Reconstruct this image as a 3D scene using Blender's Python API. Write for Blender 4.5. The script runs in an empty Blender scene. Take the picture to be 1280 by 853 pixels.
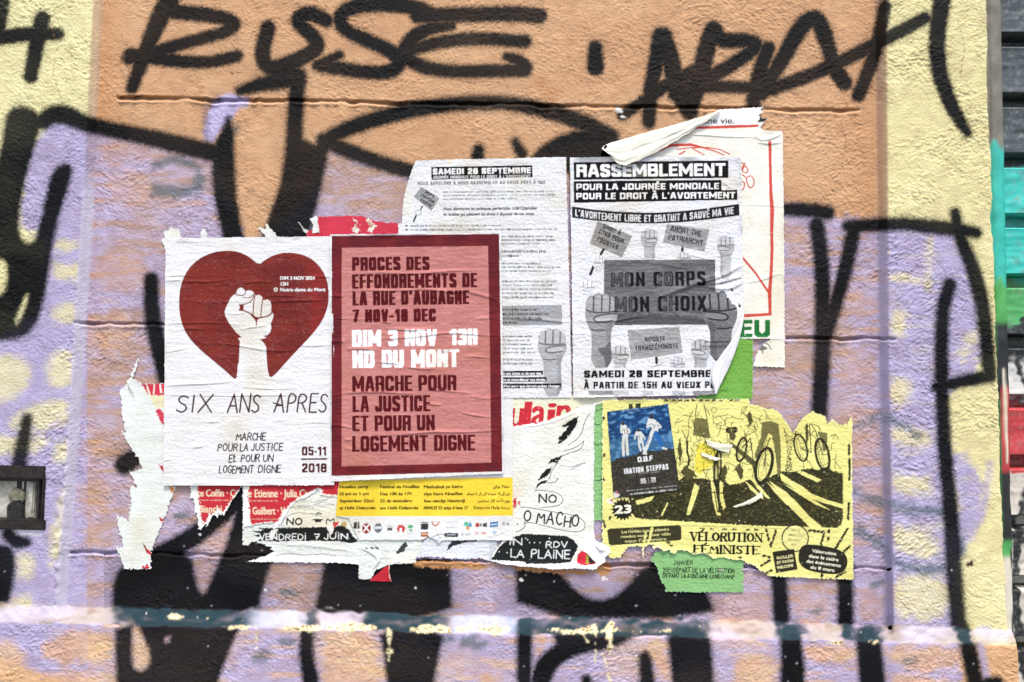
import bpy, bmesh, math, random
import numpy as np
from mathutils import Matrix, Vector, Euler

# ------------------------------------------------------------------ camera, sky, sun, exposure
SC = bpy.context.scene
COL = SC.collection
F_PX = 924.0                       # focal length in photo pixels (26 mm on a 36 mm wide frame, photo 1280 wide)
CAM_LOC = Vector((0.0, -1.275, 1.38))
PITCH, ROLL = math.radians(3.0), math.radians(1.1)
cam_d = bpy.data.cameras.new("camera")
cam_d.lens = 36.0 * F_PX / 1280.0
cam_d.sensor_width = 36.0
cam_d.clip_start, cam_d.clip_end = 0.02, 200.0
cam = bpy.data.objects.new("camera", cam_d)
COL.objects.link(cam)
CAM_ROT = Matrix.Rotation(PITCH, 3, 'X') @ Matrix.Rotation(math.radians(90), 3, 'X') @ Matrix.Rotation(ROLL, 3, 'Z')
cam.matrix_world = Matrix.Translation(CAM_LOC) @ CAM_ROT.to_4x4()
SC.camera = cam

SUN_EL, SUN_AZ = 66.0, 14.0       # degrees; azimuth measured from straight in front of the wall, positive = from the right
world = bpy.data.worlds.new("World")
SC.world = world
world.use_nodes = True
wn = world.node_tree.nodes
sky = wn.new("ShaderNodeTexSky")
sky.sky_type = 'NISHITA'
sky.sun_disc = False
sky.sun_elevation = math.radians(SUN_EL)
sky.sun_rotation = math.radians(180 - SUN_AZ)
sky.air_density, sky.dust_density, sky.ozone_density = 1.0, 3.0, 0.6
world.node_tree.links.new(sky.outputs[0], wn["Background"].inputs[0])
wn["Background"].inputs[1].default_value = 0.10
sun_d = bpy.data.lights.new("sun", 'SUN')
sun_d.energy = 1.5
sun_d.angle = math.radians(11)
sun_d.color = (1.0, 0.965, 0.91)
sun = bpy.data.objects.new("sun", sun_d)
COL.objects.link(sun)
_el, _az = math.radians(SUN_EL), math.radians(SUN_AZ)
_to_sun = Vector((math.sin(_az) * math.cos(_el), -math.cos(_az) * math.cos(_el), math.sin(_el)))
sun.rotation_euler = _to_sun.to_track_quat('Z', 'Y').to_euler()
sun.location = (-2, -3, 4)
SC.view_settings.view_transform = 'Standard'
SC.view_settings.look = 'None'
SC.view_settings.gamma = 1.0
SC.view_settings.use_curve_mapping = False
SC.view_settings.exposure = 1.52

# ------------------------------------------------------------------ helpers
rng = np.random.default_rng(7)
random.seed(7)
R3 = np.array(CAM_ROT)
CL = np.array(CAM_LOC)


def W(px, py, h):
    """world point seen at photo pixel (px,py) on the plane h metres in front of the wall panel (y = -h)"""
    px, py, h = np.broadcast_arrays(np.asarray(px, float), np.asarray(py, float), np.asarray(h, float))
    d = np.stack([(px - 640.0) / F_PX, -(py - 426.5) / F_PX, -np.ones_like(px)], -1) @ R3.T
    t = (-h - CL[1]) / d[..., 1]
    return CL + d * t[..., None]


KW = 0.77


def C(r, g, b, k=KW):
    c = np.array([r, g, b], float) / 255.0
    return np.where(c <= 0.04045, c / 12.92, ((c + 0.055) / 1.055) ** 2.4) * k


def sstep(a, b, x):
    t = np.clip((x - a) / (b - a), 0, 1)
    return t * t * (3 - 2 * t)


def fnoise(ny, nx, lx, ly, seed, power=2.0):
    """smooth gaussian-band noise with wavelengths about lx, ly (in cells), unit std"""
    r = np.random.default_rng(seed)
    a = np.fft.rfft2(r.standard_normal((ny, nx)))
    fy = np.fft.fftfreq(ny)[:, None] * ly
    fx = np.fft.rfftfreq(nx)[None, :] * lx
    q = np.sqrt(fx * fx + fy * fy)
    a *= np.exp(-(q ** power))
    a[0, 0] = 0
    n = np.fft.irfft2(a, (ny, nx))
    return n / (n.std() + 1e-12)


def onoise(ny, nx, l_long, l_short, rot, seed):
    """oriented smooth noise: wavelength l_long along the direction rot (degrees, clockwise in the picture), l_short across"""
    r = np.random.default_rng(seed)
    a = np.fft.rfft2(r.standard_normal((ny, nx)))
    fy, fx = np.fft.fftfreq(ny)[:, None], np.fft.rfftfreq(nx)[None, :]
    c, s = math.cos(math.radians(rot)), math.sin(math.radians(rot))
    q2 = ((fx * c + fy * s) * l_long) ** 2 + ((-fx * s + fy * c) * l_short) ** 2
    a *= np.exp(-q2)
    a[0, 0] = 0
    n = np.fft.irfft2(a, (ny, nx))
    return n / (n.std() + 1e-12)


def blur(a, s):
    ny, nx = a.shape
    p = int(3 * s) + 1
    b = np.pad(a, p, mode='edge')
    f = np.fft.rfft2(b)
    fy = np.fft.fftfreq(b.shape[0])[:, None]
    fx = np.fft.rfftfreq(b.shape[1])[None, :]
    f *= np.exp(-2 * (math.pi * s) ** 2 * (fx * fx + fy * fy))
    return np.fft.irfft2(f, b.shape)[p:p + ny, p:p + nx]


def empty(name, loc=(0, 0, 0)):
    o = bpy.data.objects.new(name, None)
    o.empty_display_size = 0.05
    o.location = loc
    COL.objects.link(o)
    return o


def tag(o, label=None, cat=None, group=None, kind=None):
    if label: o["label"] = label
    if cat: o["category"] = cat
    if group: o["group"] = group
    if kind: o["kind"] = kind
    return o


def grid_mesh(name, P, N, colr, fmask, mat, parent=None):
    """mesh from the quads of a vertex grid selected by fmask (ny-1, nx-1)"""
    ny, nx = P.shape[:2]
    idx = np.arange(ny * nx).reshape(ny, nx)
    q = np.stack([idx[1:, :-1], idx[1:, 1:], idx[:-1, 1:], idx[:-1, :-1]], -1)[fmask]
    if len(q) == 0:
        return None
    used = np.zeros(ny * nx, bool)
    used[q.ravel()] = True
    remap = np.cumsum(used) - 1
    q = remap[q].astype(np.int32)
    co = P.reshape(-1, 3)[used].astype(np.float32)
    no = N.reshape(-1, 3)[used].astype(np.float32)
    cl = colr.reshape(-1, 4)[used].astype(np.float32)
    me = bpy.data.meshes.new(name)
    me.vertices.add(len(co))
    me.vertices.foreach_set("co", co.ravel())
    nf = len(q)
    me.loops.add(nf * 4)
    me.loops.foreach_set("vertex_index", q.ravel())
    me.polygons.add(nf)
    me.polygons.foreach_set("loop_start", np.arange(0, nf * 4, 4, dtype=np.int32))
    me.update(calc_edges=True)
    me.polygons.foreach_set("use_smooth", np.ones(nf, bool))
    at = me.attributes.new("Col", 'FLOAT_COLOR', 'POINT')
    at.data.foreach_set("color", cl.ravel())
    me.normals_split_custom_set_from_vertices(no)
    me.materials.append(mat)
    o = bpy.data.objects.new(name, me)
    COL.objects.link(o)
    if parent is not None:
        o.parent = parent
        o.matrix_parent_inverse = Matrix.Translation(-parent.location)
    return o


def grid_normals(P):
    du = np.gradient(P, axis=1)
    dv = np.gradient(P, axis=0)
    n = np.cross(dv, du)
    n /= np.linalg.norm(n, axis=-1, keepdims=True) + 1e-12
    n[n[..., 1] > 0] *= -1
    return n


# ------------------------------------------------------------------ materials
def painted_mat(name, bump_scale, bump, mottling, spec=0.35, extra=None):
    m = bpy.data.materials.new(name)
    m.use_nodes = True
    nt = m.node_tree
    N, L = nt.nodes, nt.links
    b = N["Principled BSDF"]
    at = N.new("ShaderNodeAttribute")
    at.attribute_name = "Col"
    geo = N.new("ShaderNodeNewGeometry")
    n1 = N.new("ShaderNodeTexNoise")
    n1.inputs["Scale"].default_value = 60
    n1.inputs["Detail"].default_value = 6
    L.new(geo.outputs["Position"], n1.inputs["Vector"])
    mr = N.new("ShaderNodeMapRange")
    mr.inputs["From Min"].default_value, mr.inputs["From Max"].default_value = 0.25, 0.75
    mr.inputs["To Min"].default_value, mr.inputs["To Max"].default_value = 1 - mottling, 1 + mottling * 0.5
    L.new(n1.outputs[0], mr.inputs["Value"])
    mx = N.new("ShaderNodeVectorMath")
    mx.operation = 'SCALE'
    L.new(at.outputs["Color"], mx.inputs[0])
    L.new(mr.outputs[0], mx.inputs["Scale"])
    L.new(mx.outputs[0], b.inputs["Base Color"])
    L.new(at.outputs["Alpha"], b.inputs["Roughness"])
    n2 = N.new("ShaderNodeTexNoise")
    n2.inputs["Scale"].default_value = bump_scale
    n2.inputs["Detail"].default_value = 5
    n2.inputs["Roughness"].default_value = 0.6
    L.new(geo.outputs["Position"], n2.inputs["Vector"])
    bp = N.new("ShaderNodeBump")
    bp.inputs["Strength"].default_value = 1.0
    bp.inputs["Distance"].default_value = bump
    L.new(n2.outputs[0], bp.inputs["Height"])
    L.new(bp.outputs[0], b.inputs["Normal"])
    b.inputs["Specular IOR Level"].default_value = spec
    return m


M_WALL = painted_mat("painted_render", 400, 0.0016, 0.12, 0.10)
M_PAPER = painted_mat("printed_paper", 420, 0.00030, 0.03, 0.12)
M_METAL = painted_mat("painted_metal", 260, 0.0004, 0.18, 0.5)


def solid_mat(name, rgb, rough, metal=0.0, var=0.25, scale=90, bump=0.0008, second=None):
    m = bpy.data.materials.new(name)
    m.use_nodes = True
    nt = m.node_tree
    N, L = nt.nodes, nt.links
    b = N["Principled BSDF"]
    geo = N.new("ShaderNodeNewGeometry")
    n1 = N.new("ShaderNodeTexNoise")
    n1.inputs["Scale"].default_value = scale
    n1.inputs["Detail"].default_value = 7
    n1.inputs["Roughness"].default_value = 0.65
    L.new(geo.outputs["Position"], n1.inputs["Vector"])
    cr = N.new("ShaderNodeValToRGB")
    c = np.array(rgb)
    s = np.array(second) if second is not None else np.clip(c * (1 + var), 0, 0.9)
    cr.color_ramp.elements[0].position, cr.color_ramp.elements[1].position = 0.38, 0.66
    cr.color_ramp.elements[0].color = (*np.clip(c * (1 - var), 0, 1), 1)
    cr.color_ramp.elements[1].color = (*s, 1)
    L.new(n1.outputs[0], cr.inputs[0])
    L.new(cr.outputs[0], b.inputs["Base Color"])
    b.inputs["Roughness"].default_value = rough
    b.inputs["Metallic"].default_value = metal
    bp = N.new("ShaderNodeBump")
    bp.inputs["Distance"].default_value = bump
    L.new(n1.outputs[0], bp.inputs["Height"])
    L.new(bp.outputs[0], b.inputs["Normal"])
    return m


# ------------------------------------------------------------------ 2-D raster tools (all in photo-pixel units)
_tcache = {}


def text_edges(s):
    if s in _tcache:
        return _tcache[s]
    c = bpy.data.curves.new("txt", 'FONT')
    c.body = s
    c.resolution_u = 3
    o = bpy.data.objects.new("txt", c)
    COL.objects.link(o)
    dg = bpy.context.evaluated_depsgraph_get()
    ev = o.evaluated_get(dg)
    me = ev.to_mesh()
    co = np.array([v.co[:2] for v in me.vertices], float)
    cnt = {}
    for p in me.polygons:
        vs = list(p.vertices)
        for a, b in zip(vs, vs[1:] + vs[:1]):
            k = (min(a, b), max(a, b))
            cnt[k] = cnt.get(k, 0) + 1
    e = np.array([k for k, v in cnt.items() if v % 2 == 1], int).reshape(-1, 2)
    ev.to_mesh_clear()
    bpy.data.objects.remove(o)
    bpy.data.curves.remove(c)
    _tcache[s] = (co, e)
    return _tcache[s]


CAP = text_edges("H")[0][:, 1].max()


def fill_edges(A, B, shape):
    """even-odd fill from segments A->B (fine pixel coords); returns bool mask"""
    H, Wd = shape
    ya, yb = A[:, 1], B[:, 1]
    sw = ya > yb
    A2 = np.where(sw[:, None], B, A)
    B2 = np.where(sw[:, None], A, B)
    r0 = np.clip(np.ceil(A2[:, 1] - 0.5), 0, H).astype(int)
    r1 = np.clip(np.ceil(B2[:, 1] - 0.5), 0, H).astype(int)
    n = np.maximum(r1 - r0, 0)
    tot = int(n.sum())
    if tot == 0:
        return np.zeros(shape, bool)
    ei = np.repeat(np.arange(len(n)), n)
    off = np.arange(tot) - np.repeat(np.cumsum(n) - n, n)
    rows = r0[ei] + off
    dy = B2[ei, 1] - A2[ei, 1]
    x = A2[ei, 0] + (rows + 0.5 - A2[ei, 1]) / np.where(dy == 0, 1, dy) * (B2[ei, 0] - A2[ei, 0])
    cols = np.clip(np.ceil(x - 0.5), 0, Wd).astype(int)
    tg = np.zeros((H, Wd + 1), np.int32)
    np.add.at(tg, (rows, cols), 1)
    return (np.cumsum(tg, 1)[:, :Wd] & 1).astype(bool)


def smooth_poly(pts, n=3, closed=True):
    """Chaikin rounding"""
    p = np.array(pts, float)
    for _ in range(n):
        q = np.roll(p, -1, 0) if closed else p[1:]
        a = p if closed else p[:-1]
        c = np.empty((len(a) * 2, p.shape[1]))
        c[0::2] = a * 0.75 + q * 0.25
        c[1::2] = a * 0.25 + q * 0.75
        if not closed:
            c = np.vstack([p[:1], c, p[-1:]])
        p = c
    return p


def ell(cx, cy, rx, ry, rot=0, n=40):
    t = np.linspace(0, 2 * math.pi, n, endpoint=False)
    c, s = math.cos(math.radians(rot)), math.sin(math.radians(rot))
    x, y = rx * np.cos(t), ry * np.sin(t)
    return np.stack([cx + x * c - y * s, cy + x * s + y * c], -1)


GL = {  # hand-lettering skeleton: glyph -> (width, polylines) in a unit box, y up
    'A': (.8, [[(0, 0), (.5, 1), (1, 0)], [(.2, .36), (.8, .36)]]),
    'B': (.7, [[(0, 0), (0, 1), (.6, 1), (.85, .85), (.8, .65), (.55, .52), (0, .52)], [(.55, .52), (.95, .35), (.9, .1), (.6, 0), (0, 0)]]),
    'C': (.7, [[(.95, .82), (.7, 1), (.4, .98), (.1, .75), (0, .5), (.1, .22), (.4, 0), (.7, 0), (.95, .15)]]),
    'D': (.75, [[(0, 0), (0, 1), (.45, 1), (.85, .8), (1, .5), (.85, .2), (.45, 0), (0, 0)]]),
    'E': (.6, [[(1, 1), (0, 1), (0, 0), (1, 0)], [(0, .52), (.8, .52)]]),
    'F': (.6, [[(1, 1), (0, 1), (0, 0)], [(0, .52), (.8, .52)]]),
    'G': (.75, [[(.95, .82), (.7, 1), (.4, .98), (.1, .75), (0, .5), (.1, .22), (.4, 0), (.75, .02), (.95, .2), (.95, .45), (.55, .45)]]),
    'H': (.7, [[(0, 0), (0, 1)], [(1, 0), (1, 1)], [(0, .5), (1, .5)]]),
    'I': (.12, [[(.5, 0), (.5, 1)]]),
    'i': (.12, [[(.5, 0), (.5, .7)], [(.5, .92), (.5, 1.0)]]),
    'J': (.5, [[(.9, 1), (.9, .2), (.7, 0), (.3, 0), (0, .2)]]),
    'L': (.55, [[(0, 1), (0, 0), (1, 0)]]),
    'M': (.9, [[(0, 0), (.1, 1), (.5, .3), (.9, 1), (1, 0)]]),
    'N': (.75, [[(0, 0), (0, 1), (1, 0), (1, 1)]]),
    'O': (.8, [[(.5, 1), (.15, .85), (0, .5), (.15, .15), (.5, 0), (.85, .15), (1, .5), (.85, .85), (.5, 1)]]),
    'P': (.65, [[(0, 0), (0, 1), (.6, 1), (.95, .85), (.9, .6), (.5, .48), (0, .48)]]),
    'R': (.7, [[(0, 0), (0, 1), (.6, 1), (.95, .85), (.85, .6), (.5, .5), (0, .5)], [(.45, .5), (1, 0)]]),
    'S': (.6, [[(.95, .88), (.6, 1), (.2, .95), (.05, .75), (.3, .56), (.75, .44), (.95, .22), (.7, .03), (.35, 0), (0, .12)]]),
    'T': (.7, [[(0, 1), (1, 1)], [(.5, 1), (.5, 0)]]),
    'U': (.7, [[(0, 1), (0, .25), (.25, 0), (.7, 0), (1, .25), (1, 1)]]),
    'V': (.75, [[(0, 1), (.5, 0), (1, 1)]]),
    'X': (.75, [[(0, 1), (1, 0)], [(1, 1), (0, 0)]]),
    '7': (.6, [[(0, 1), (1, 1), (.4, 0)], [(.3, .5), (.85, .5)]]),
    '0': (.65, [[(.5, 1), (.1, .8), (0, .5), (.1, .2), (.5, 0), (.9, .2), (1, .5), (.9, .8), (.5, 1)]]),
    '2': (.6, [[(0, .8), (.3, 1), (.8, .95), (.95, .7), (0, 0), (1, 0)]]),
    't': (.4, [[(.3, 1), (.3, .1), (.6, 0), (1, .1)], [(0, .68), (.9, .68)]]),
    ' ': (.35, []),
}
GL['É'] = (.6, GL['E'][1] + [[(.4, 1.12), (.8, 1.28)]])



_o = [(.25, 1), (.75, 1), (1, .84), (1, .16), (.75, 0), (.25, 0), (0, .16), (0, .84), (.25, 1)]
BLK_GL = {  # heavy block capitals: glyph -> (stem-centre width in cap heights, polylines)
    'A': (.52, [[(0, 0), (.38, 1), (.62, 1), (1, 0)], [(.2, .26), (.8, .26)]]),
    'B': (.46, [[(0, 0), (0, 1), (.8, 1), (.96, .9), (.96, .62), (.8, .52), (0, .52)], [(.8, .52), (1, .42), (1, .1), (.82, 0), (0, 0)]]),
    'C': (.46, [[(1, .74), (1, .84), (.75, 1), (.25, 1), (0, .84), (0, .16), (.25, 0), (.75, 0), (1, .16), (1, .26)]]),
    'D': (.46, [[(0, 0), (0, 1), (.74, 1), (1, .84), (1, .16), (.74, 0), (0, 0)]]),
    'E': (.36, [[(1, 1), (0, 1), (0, 0), (1, 0)], [(0, .51), (.9, .51)]]),
    'F': (.35, [[(1, 1), (0, 1), (0, 0)], [(0, .51), (.9, .51)]]),
    'G': (.46, [[(1, .78), (1, .84), (.75, 1), (.25, 1), (0, .84), (0, .16), (.25, 0), (.75, 0), (1, .16), (1, .46), (.62, .46)]]),
    'H': (.46, [[(0, 0), (0, 1)], [(1, 0), (1, 1)], [(0, .52), (1, .52)]]),
    'I': (0, [[(0, 0), (0, 1)]]),
    'J': (.36, [[(1, 1), (1, .16), (.75, 0), (.25, 0), (0, .14), (0, .26)]]),
    'L': (.34, [[(0, 1), (0, 0), (1, 0)]]),
    'M': (.70, [[(0, 0), (0, 1)], [(0.04, 1), (.5, .22), (.96, 1)], [(1, 1), (1, 0)]]),
    'N': (.47, [[(0, 0), (0, 1)], [(0, 1), (1, 0)], [(1, 0), (1, 1)]]),
    'O': (.46, [_o]), '0': (.44, [_o]),
    'P': (.45, [[(0, 0), (0, 1), (.78, 1), (1, .88), (1, .56), (.78, .44), (0, .44)]]),
    'R': (.46, [[(0, 0), (0, 1), (.78, 1), (1, .9), (1, .62), (.8, .5), (0, .5)], [(.8, .5), (1, .38), (1, 0)]]),
    'S': (.44, [[(1, .84), (.78, 1), (.22, 1), (0, .85), (0, .68), (.2, .56), (.8, .44), (1, .32), (1, .15), (.78, 0), (.22, 0), (0, .16)]]),
    'T': (.44, [[(0, 1), (1, 1)], [(.5, 1), (.5, 0)]]),
    'U': (.46, [[(0, 1), (0, .16), (.25, 0), (.75, 0), (1, .16), (1, 1)]]),
    'V': (.50, [[(0, 1), (.4, 0), (.6, 0), (1, 1)]]),
    'X': (.46, [[(0, 1), (1, 0)], [(1, 1), (0, 0)]]),
    'Y': (.46, [[(0, 1), (.5, .45), (1, 1)], [(.5, .5), (.5, 0)]]),
    '1': (.24, [[(0, .8), (.9, 1), (.9, 0)]]),
    '2': (.42, [[(0, .82), (.25, 1), (.75, 1), (1, .85), (1, .62), (0, .16), (0, 0), (1, 0)]]),
    '3': (.42, [[(0, .84), (.25, 1), (.75, 1), (1, .85), (1, .62), (.8, .52), (.4, .52)], [(.8, .52), (1, .4), (1, .15), (.75, 0), (.25, 0), (0, .16)]]),
    '5': (.42, [[(1, 1), (0, 1), (0, .56), (.75, .6), (1, .46), (1, .15), (.75, 0), (.25, 0), (0, .16)]]),
    '7': (.42, [[(0, 1), (1, 1), (.3, 0)]]),
    '8': (.44, [[(.25, .52), (.04, .64), (.04, .86), (.25, 1), (.75, 1), (.96, .86), (.96, .64), (.75, .52), (.25, .52), (0, .4), (0, .15), (.25, 0), (.75, 0), (1, .15), (1, .4), (.75, .52)]]),
    '-': (.16, [[(0, .4), (1, .4)]]), '·': (0, [[(0, .38), (0, .42)]]), "'": (0, [[(0, .86), (0, 1)]]), ' ': (.08, []),
}
BLK_GL['É'] = (.36, BLK_GL['E'][1] + [[(.4, 1.30), (.75, 1.42)]])
BLK_GL['À'] = (.52, BLK_GL['A'][1] + [[(.25, 1.42), (.6, 1.30)]])

CREASE, WRINK, RIPPLE = 0.85, 0.24, 0.22


class Sheet:
    """a printed sheet of paper: raster of pigment, part ids, relief and outline over a photo-pixel box"""

    def __init__(s, x0, y0, x1, y1, base, ss=3.2, seed=1, rough=0.8):
        s.x0, s.y0, s.ss = x0, y0, ss
        s.nx, s.ny = int((x1 - x0) * ss / 2) + 1, int((y1 - y0) * ss / 2) + 1
        s.sh = (s.ny * 2, s.nx * 2)
        s.col = np.empty(s.sh + (3,))
        s.col[:] = base
        s.base = np.array(base, float)
        s.part = np.zeros(s.sh, np.int16)
        s.alive = np.zeros(s.sh, bool)
        s.rough = np.full(s.sh, rough)
        s.names = ["paper"]
        s.serial = 0
        s.seed = seed
        s.hh = np.zeros((s.ny, s.nx))
        v = 2.0 / ss
        s.VX = x0 + (np.arange(s.nx) + 0.5) * v
        s.VY = y0 + (np.arange(s.ny) + 0.5) * v

    def pid(s, name):
        if name is None:
            return None
        if name not in s.names:
            s.names.append(name)
        return s.names.index(name)

    def fp(s, pts):
        return (np.asarray(pts, float) - (s.x0, s.y0)) * s.ss

    def polymask(s, pts, rag=0, rs=3.0, seed=0):
        p = s.fp(pts)
        m = fill_edges(p, np.roll(p, -1, 0), s.sh)
        if rag:
            m = s.ragged(m, rag, rs, seed)
        return m

    def ragged(s, m, rag, rs=3.0, seed=0):
        ny, nx = s.sh
        k = s.seed * 31 + seed
        dx = fnoise(ny, nx, rs * s.ss, rs * s.ss, k) * rag * s.ss + fnoise(ny, nx, rs * s.ss * .3, rs * s.ss * .3, k + 5) * rag * s.ss * .2
        dy = fnoise(ny, nx, rs * s.ss, rs * s.ss, k + 1) * rag * s.ss + fnoise(ny, nx, rs * s.ss * .3, rs * s.ss * .3, k + 6) * rag * s.ss * .2
        yy, xx = np.mgrid[0:ny, 0:nx]
        return m[np.clip(yy + dy, 0, ny - 1).astype(int), np.clip(xx + dx, 0, nx - 1).astype(int)]

    def put(s, m, color, part=None, alpha=1.0, worn=0, clip=None):
        if clip is not None:
            m = m & clip
        a = m.astype(float) * alpha
        if worn:
            n = fnoise(*s.sh, 4 * s.ss, 2 * s.ss, s.seed * 17 + int(m.sum()) % 97)
            a *= np.clip(1 - worn * np.clip(n - 0.2, 0, 2), 0.1, 1)
        rows = np.any(m, 1)
        if not rows.any():
            return m
        r0, r1 = np.argmax(rows), len(rows) - np.argmax(rows[::-1])
        aa = a[r0:r1, :, None]
        s.col[r0:r1] = s.col[r0:r1] * (1 - aa) + np.asarray(color) * aa
        if part in ("lettering", "date_lettering", "white_lettering", "emblem", "red_lettering"):
            s.serial += 1                      # every line of print and every emblem is a part of its own
            part = "%s#n%d" % (part, s.serial)
        i = s.pid(part)
        if i is not None:
            s.part[m] = i
        return m

    def poly(s, pts, color, part=None, smooth=0, rag=0, rs=3.0, **k):
        if smooth:
            pts = smooth_poly(pts, smooth)
        return s.put(s.polymask(pts, rag, rs), color, part, **k)

    def strokemask(s, pts, r, closed=False):
        p = np.array([q[:2] for q in pts], float)
        rr = np.array([q[2] if len(q) > 2 else r for q in pts], float)
        p = s.fp(p)
        rr = rr * s.ss
        if closed:
            p = np.vstack([p, p[:1]])
            rr = np.append(rr, rr[0])
        m = np.zeros(s.sh, bool)
        for i in range(len(p) - 1):
            a, b, ra, rb = p[i], p[i + 1], rr[i], rr[i + 1]
            R = max(ra, rb) + 1
            c0, c1 = int(max(0, min(a[0], b[0]) - R)), int(min(s.sh[1], max(a[0], b[0]) + R + 2))
            q0, q1 = int(max(0, min(a[1], b[1]) - R)), int(min(s.sh[0], max(a[1], b[1]) + R + 2))
            if c1 <= c0 or q1 <= q0:
                continue
            yy, xx = np.mgrid[q0:q1, c0:c1] + 0.5
            d = b - a
            t = np.clip(((xx - a[0]) * d[0] + (yy - a[1]) * d[1]) / (d @ d + 1e-9), 0, 1)
            dd = np.hypot(xx - a[0] - t * d[0], yy - a[1] - t * d[1])
            m[q0:q1, c0:c1] |= dd < ra + (rb - ra) * t
        return m

    def stroke(s, pts, r, color, part=None, smooth=0, closed=False, **k):
        if smooth:
            pts = smooth_poly([(q[0], q[1], q[2] if len(q) > 2 else r) for q in pts], smooth, closed)
        return s.put(s.strokemask(pts, r, closed), color, part, **k)

    def textmask(s, txt, x0, yt, x1, yb, bold=(0, 0), rot=0, shear=0, warp=None):
        co, e = text_edges(txt)
        xm, xM = co[:, 0].min(), co[:, 0].max()
        p = np.empty_like(co)
        p[:, 1] = yb - co[:, 1] / CAP * (yb - yt)
        p[:, 0] = x0 + (co[:, 0] - xm) / (xM - xm) * (x1 - x0) + shear * (yb - p[:, 1])
        if warp is not None:
            p = warp(p)
        if rot:
            c0 = np.array([(x0 + x1) / 2, (yt + yb) / 2])
            c, q = math.cos(math.radians(rot)), math.sin(math.radians(rot))
            p = (p - c0) @ np.array([[c, q], [-q, c]]) + c0
        p = s.fp(p)
        m = fill_edges(p[e[:, 0]], p[e[:, 1]], s.sh)
        for ax, b in ((1, bold[0]), (0, bold[1])):
            n = int(round(b * s.ss))
            if n > 0:
                o = m.copy()
                for k in range(1, n + 1):
                    sft = (k + 1) // 2 * (1 if k % 2 else -1)
                    o |= np.roll(m, sft, ax)
                m = o
        return m

    def text(s, txt, x0, yt, x1, yb, color, part=None, bold=(0, 0), rot=0, shear=0, warp=None, **k):
        return s.put(s.textmask(txt, x0, yt, x1, yb, bold, rot, shear, warp), color, part, **k)

    def hand(s, txt, x0, yt, x1, yb, r, color, part=None, slant=0.0, rot=0, jit=0.04, serif=False, **k):
        ws = [GL[c][0] for c in txt]
        gap = 0.24 if not serif else 0.3
        tot = sum(ws) + gap * (len(txt) - 1)
        sc = (x1 - x0) / tot
        h = yb - yt
        x = 0.0
        m = np.zeros(s.sh, bool)
        c0 = np.array([(x0 + x1) / 2, (yt + yb) / 2])
        cc, qq = math.cos(math.radians(rot)), math.sin(math.radians(rot))
        for ch, w in zip(txt, ws):
            jx, jy, js = random.uniform(-jit, jit), random.uniform(-jit, jit), 1 + random.uniform(-jit, jit) * 2
            for pl in GL[ch][1]:
                q = np.array(pl, float)
                if len(q) > 4 and not serif:
                    q = smooth_poly(q, 2, False)
                elif len(q) > 4:
                    q = smooth_poly(q, 3, False)
                X = x0 + (x + q[:, 0] * w) * sc + slant * h * q[:, 1] + jx * h
                Y = yb - q[:, 1] * h * js + jy * h
                p = np.stack([X, Y], -1)
                if rot:
                    p = (p - c0) @ np.array([[cc, qq], [-qq, cc]]) + c0
                if serif:   # thick stems, thin bars, slab ends
                    for a, b in zip(p[:-1], p[1:]):
                        v = abs(b[1] - a[1]) / (np.hypot(*(b - a)) + 1e-9)
                        thin = (ch in 'AVMN' and (b[0] - a[0]) * (a[1] - b[1]) > 0 and ch != 'N') or (ch == 'N' and abs(b[0] - a[0]) < 0.2 * h)
                        rr = r * (0.45 + 0.75 * v) if not thin else r * 0.5
                        m |= s.strokemask([a, b], rr)
                    for a in (p[0], p[-1]):
                        if ch not in 'OCS' and min(abs(a[1] - yb), abs(a[1] - yt)) < 0.12 * h:
                            m |= s.strokemask([(a[0] - r * 2.0, a[1]), (a[0] + r * 2.0, a[1])], r * 0.5)
                else:
                    m |= s.strokemask(p, r)
            x += w + gap
        return s.put(m, color, part, **k)

    def blockmask(s, txt, x0, yt, x1, yb, tv, th, gap=0.9, rot=0, shear=0, warp=None):
        """block capitals drawn with a rectangular brush, fitted to the box"""
        n = len(txt)
        h = yb - yt - th
        ws = [BLK_GL[c][0] for c in txt]
        k = (x1 - x0 - n * tv - gap * (n - 1)) / max(sum(ws), 1e-6)
        m = np.zeros(s.sh, bool)
        c0 = np.array([(x0 + x1) / 2, (yt + yb) / 2])
        cc, qq = math.cos(math.radians(rot)), math.sin(math.radians(rot))
        def tf(p):
            p = np.array(p, float)
            p[:, 0] += shear * (yb - p[:, 1])
            if warp is not None:
                p = warp(p)
            return (p - c0) @ np.array([[cc, qq], [-qq, cc]]) + c0
        x = x0 + tv / 2
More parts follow.
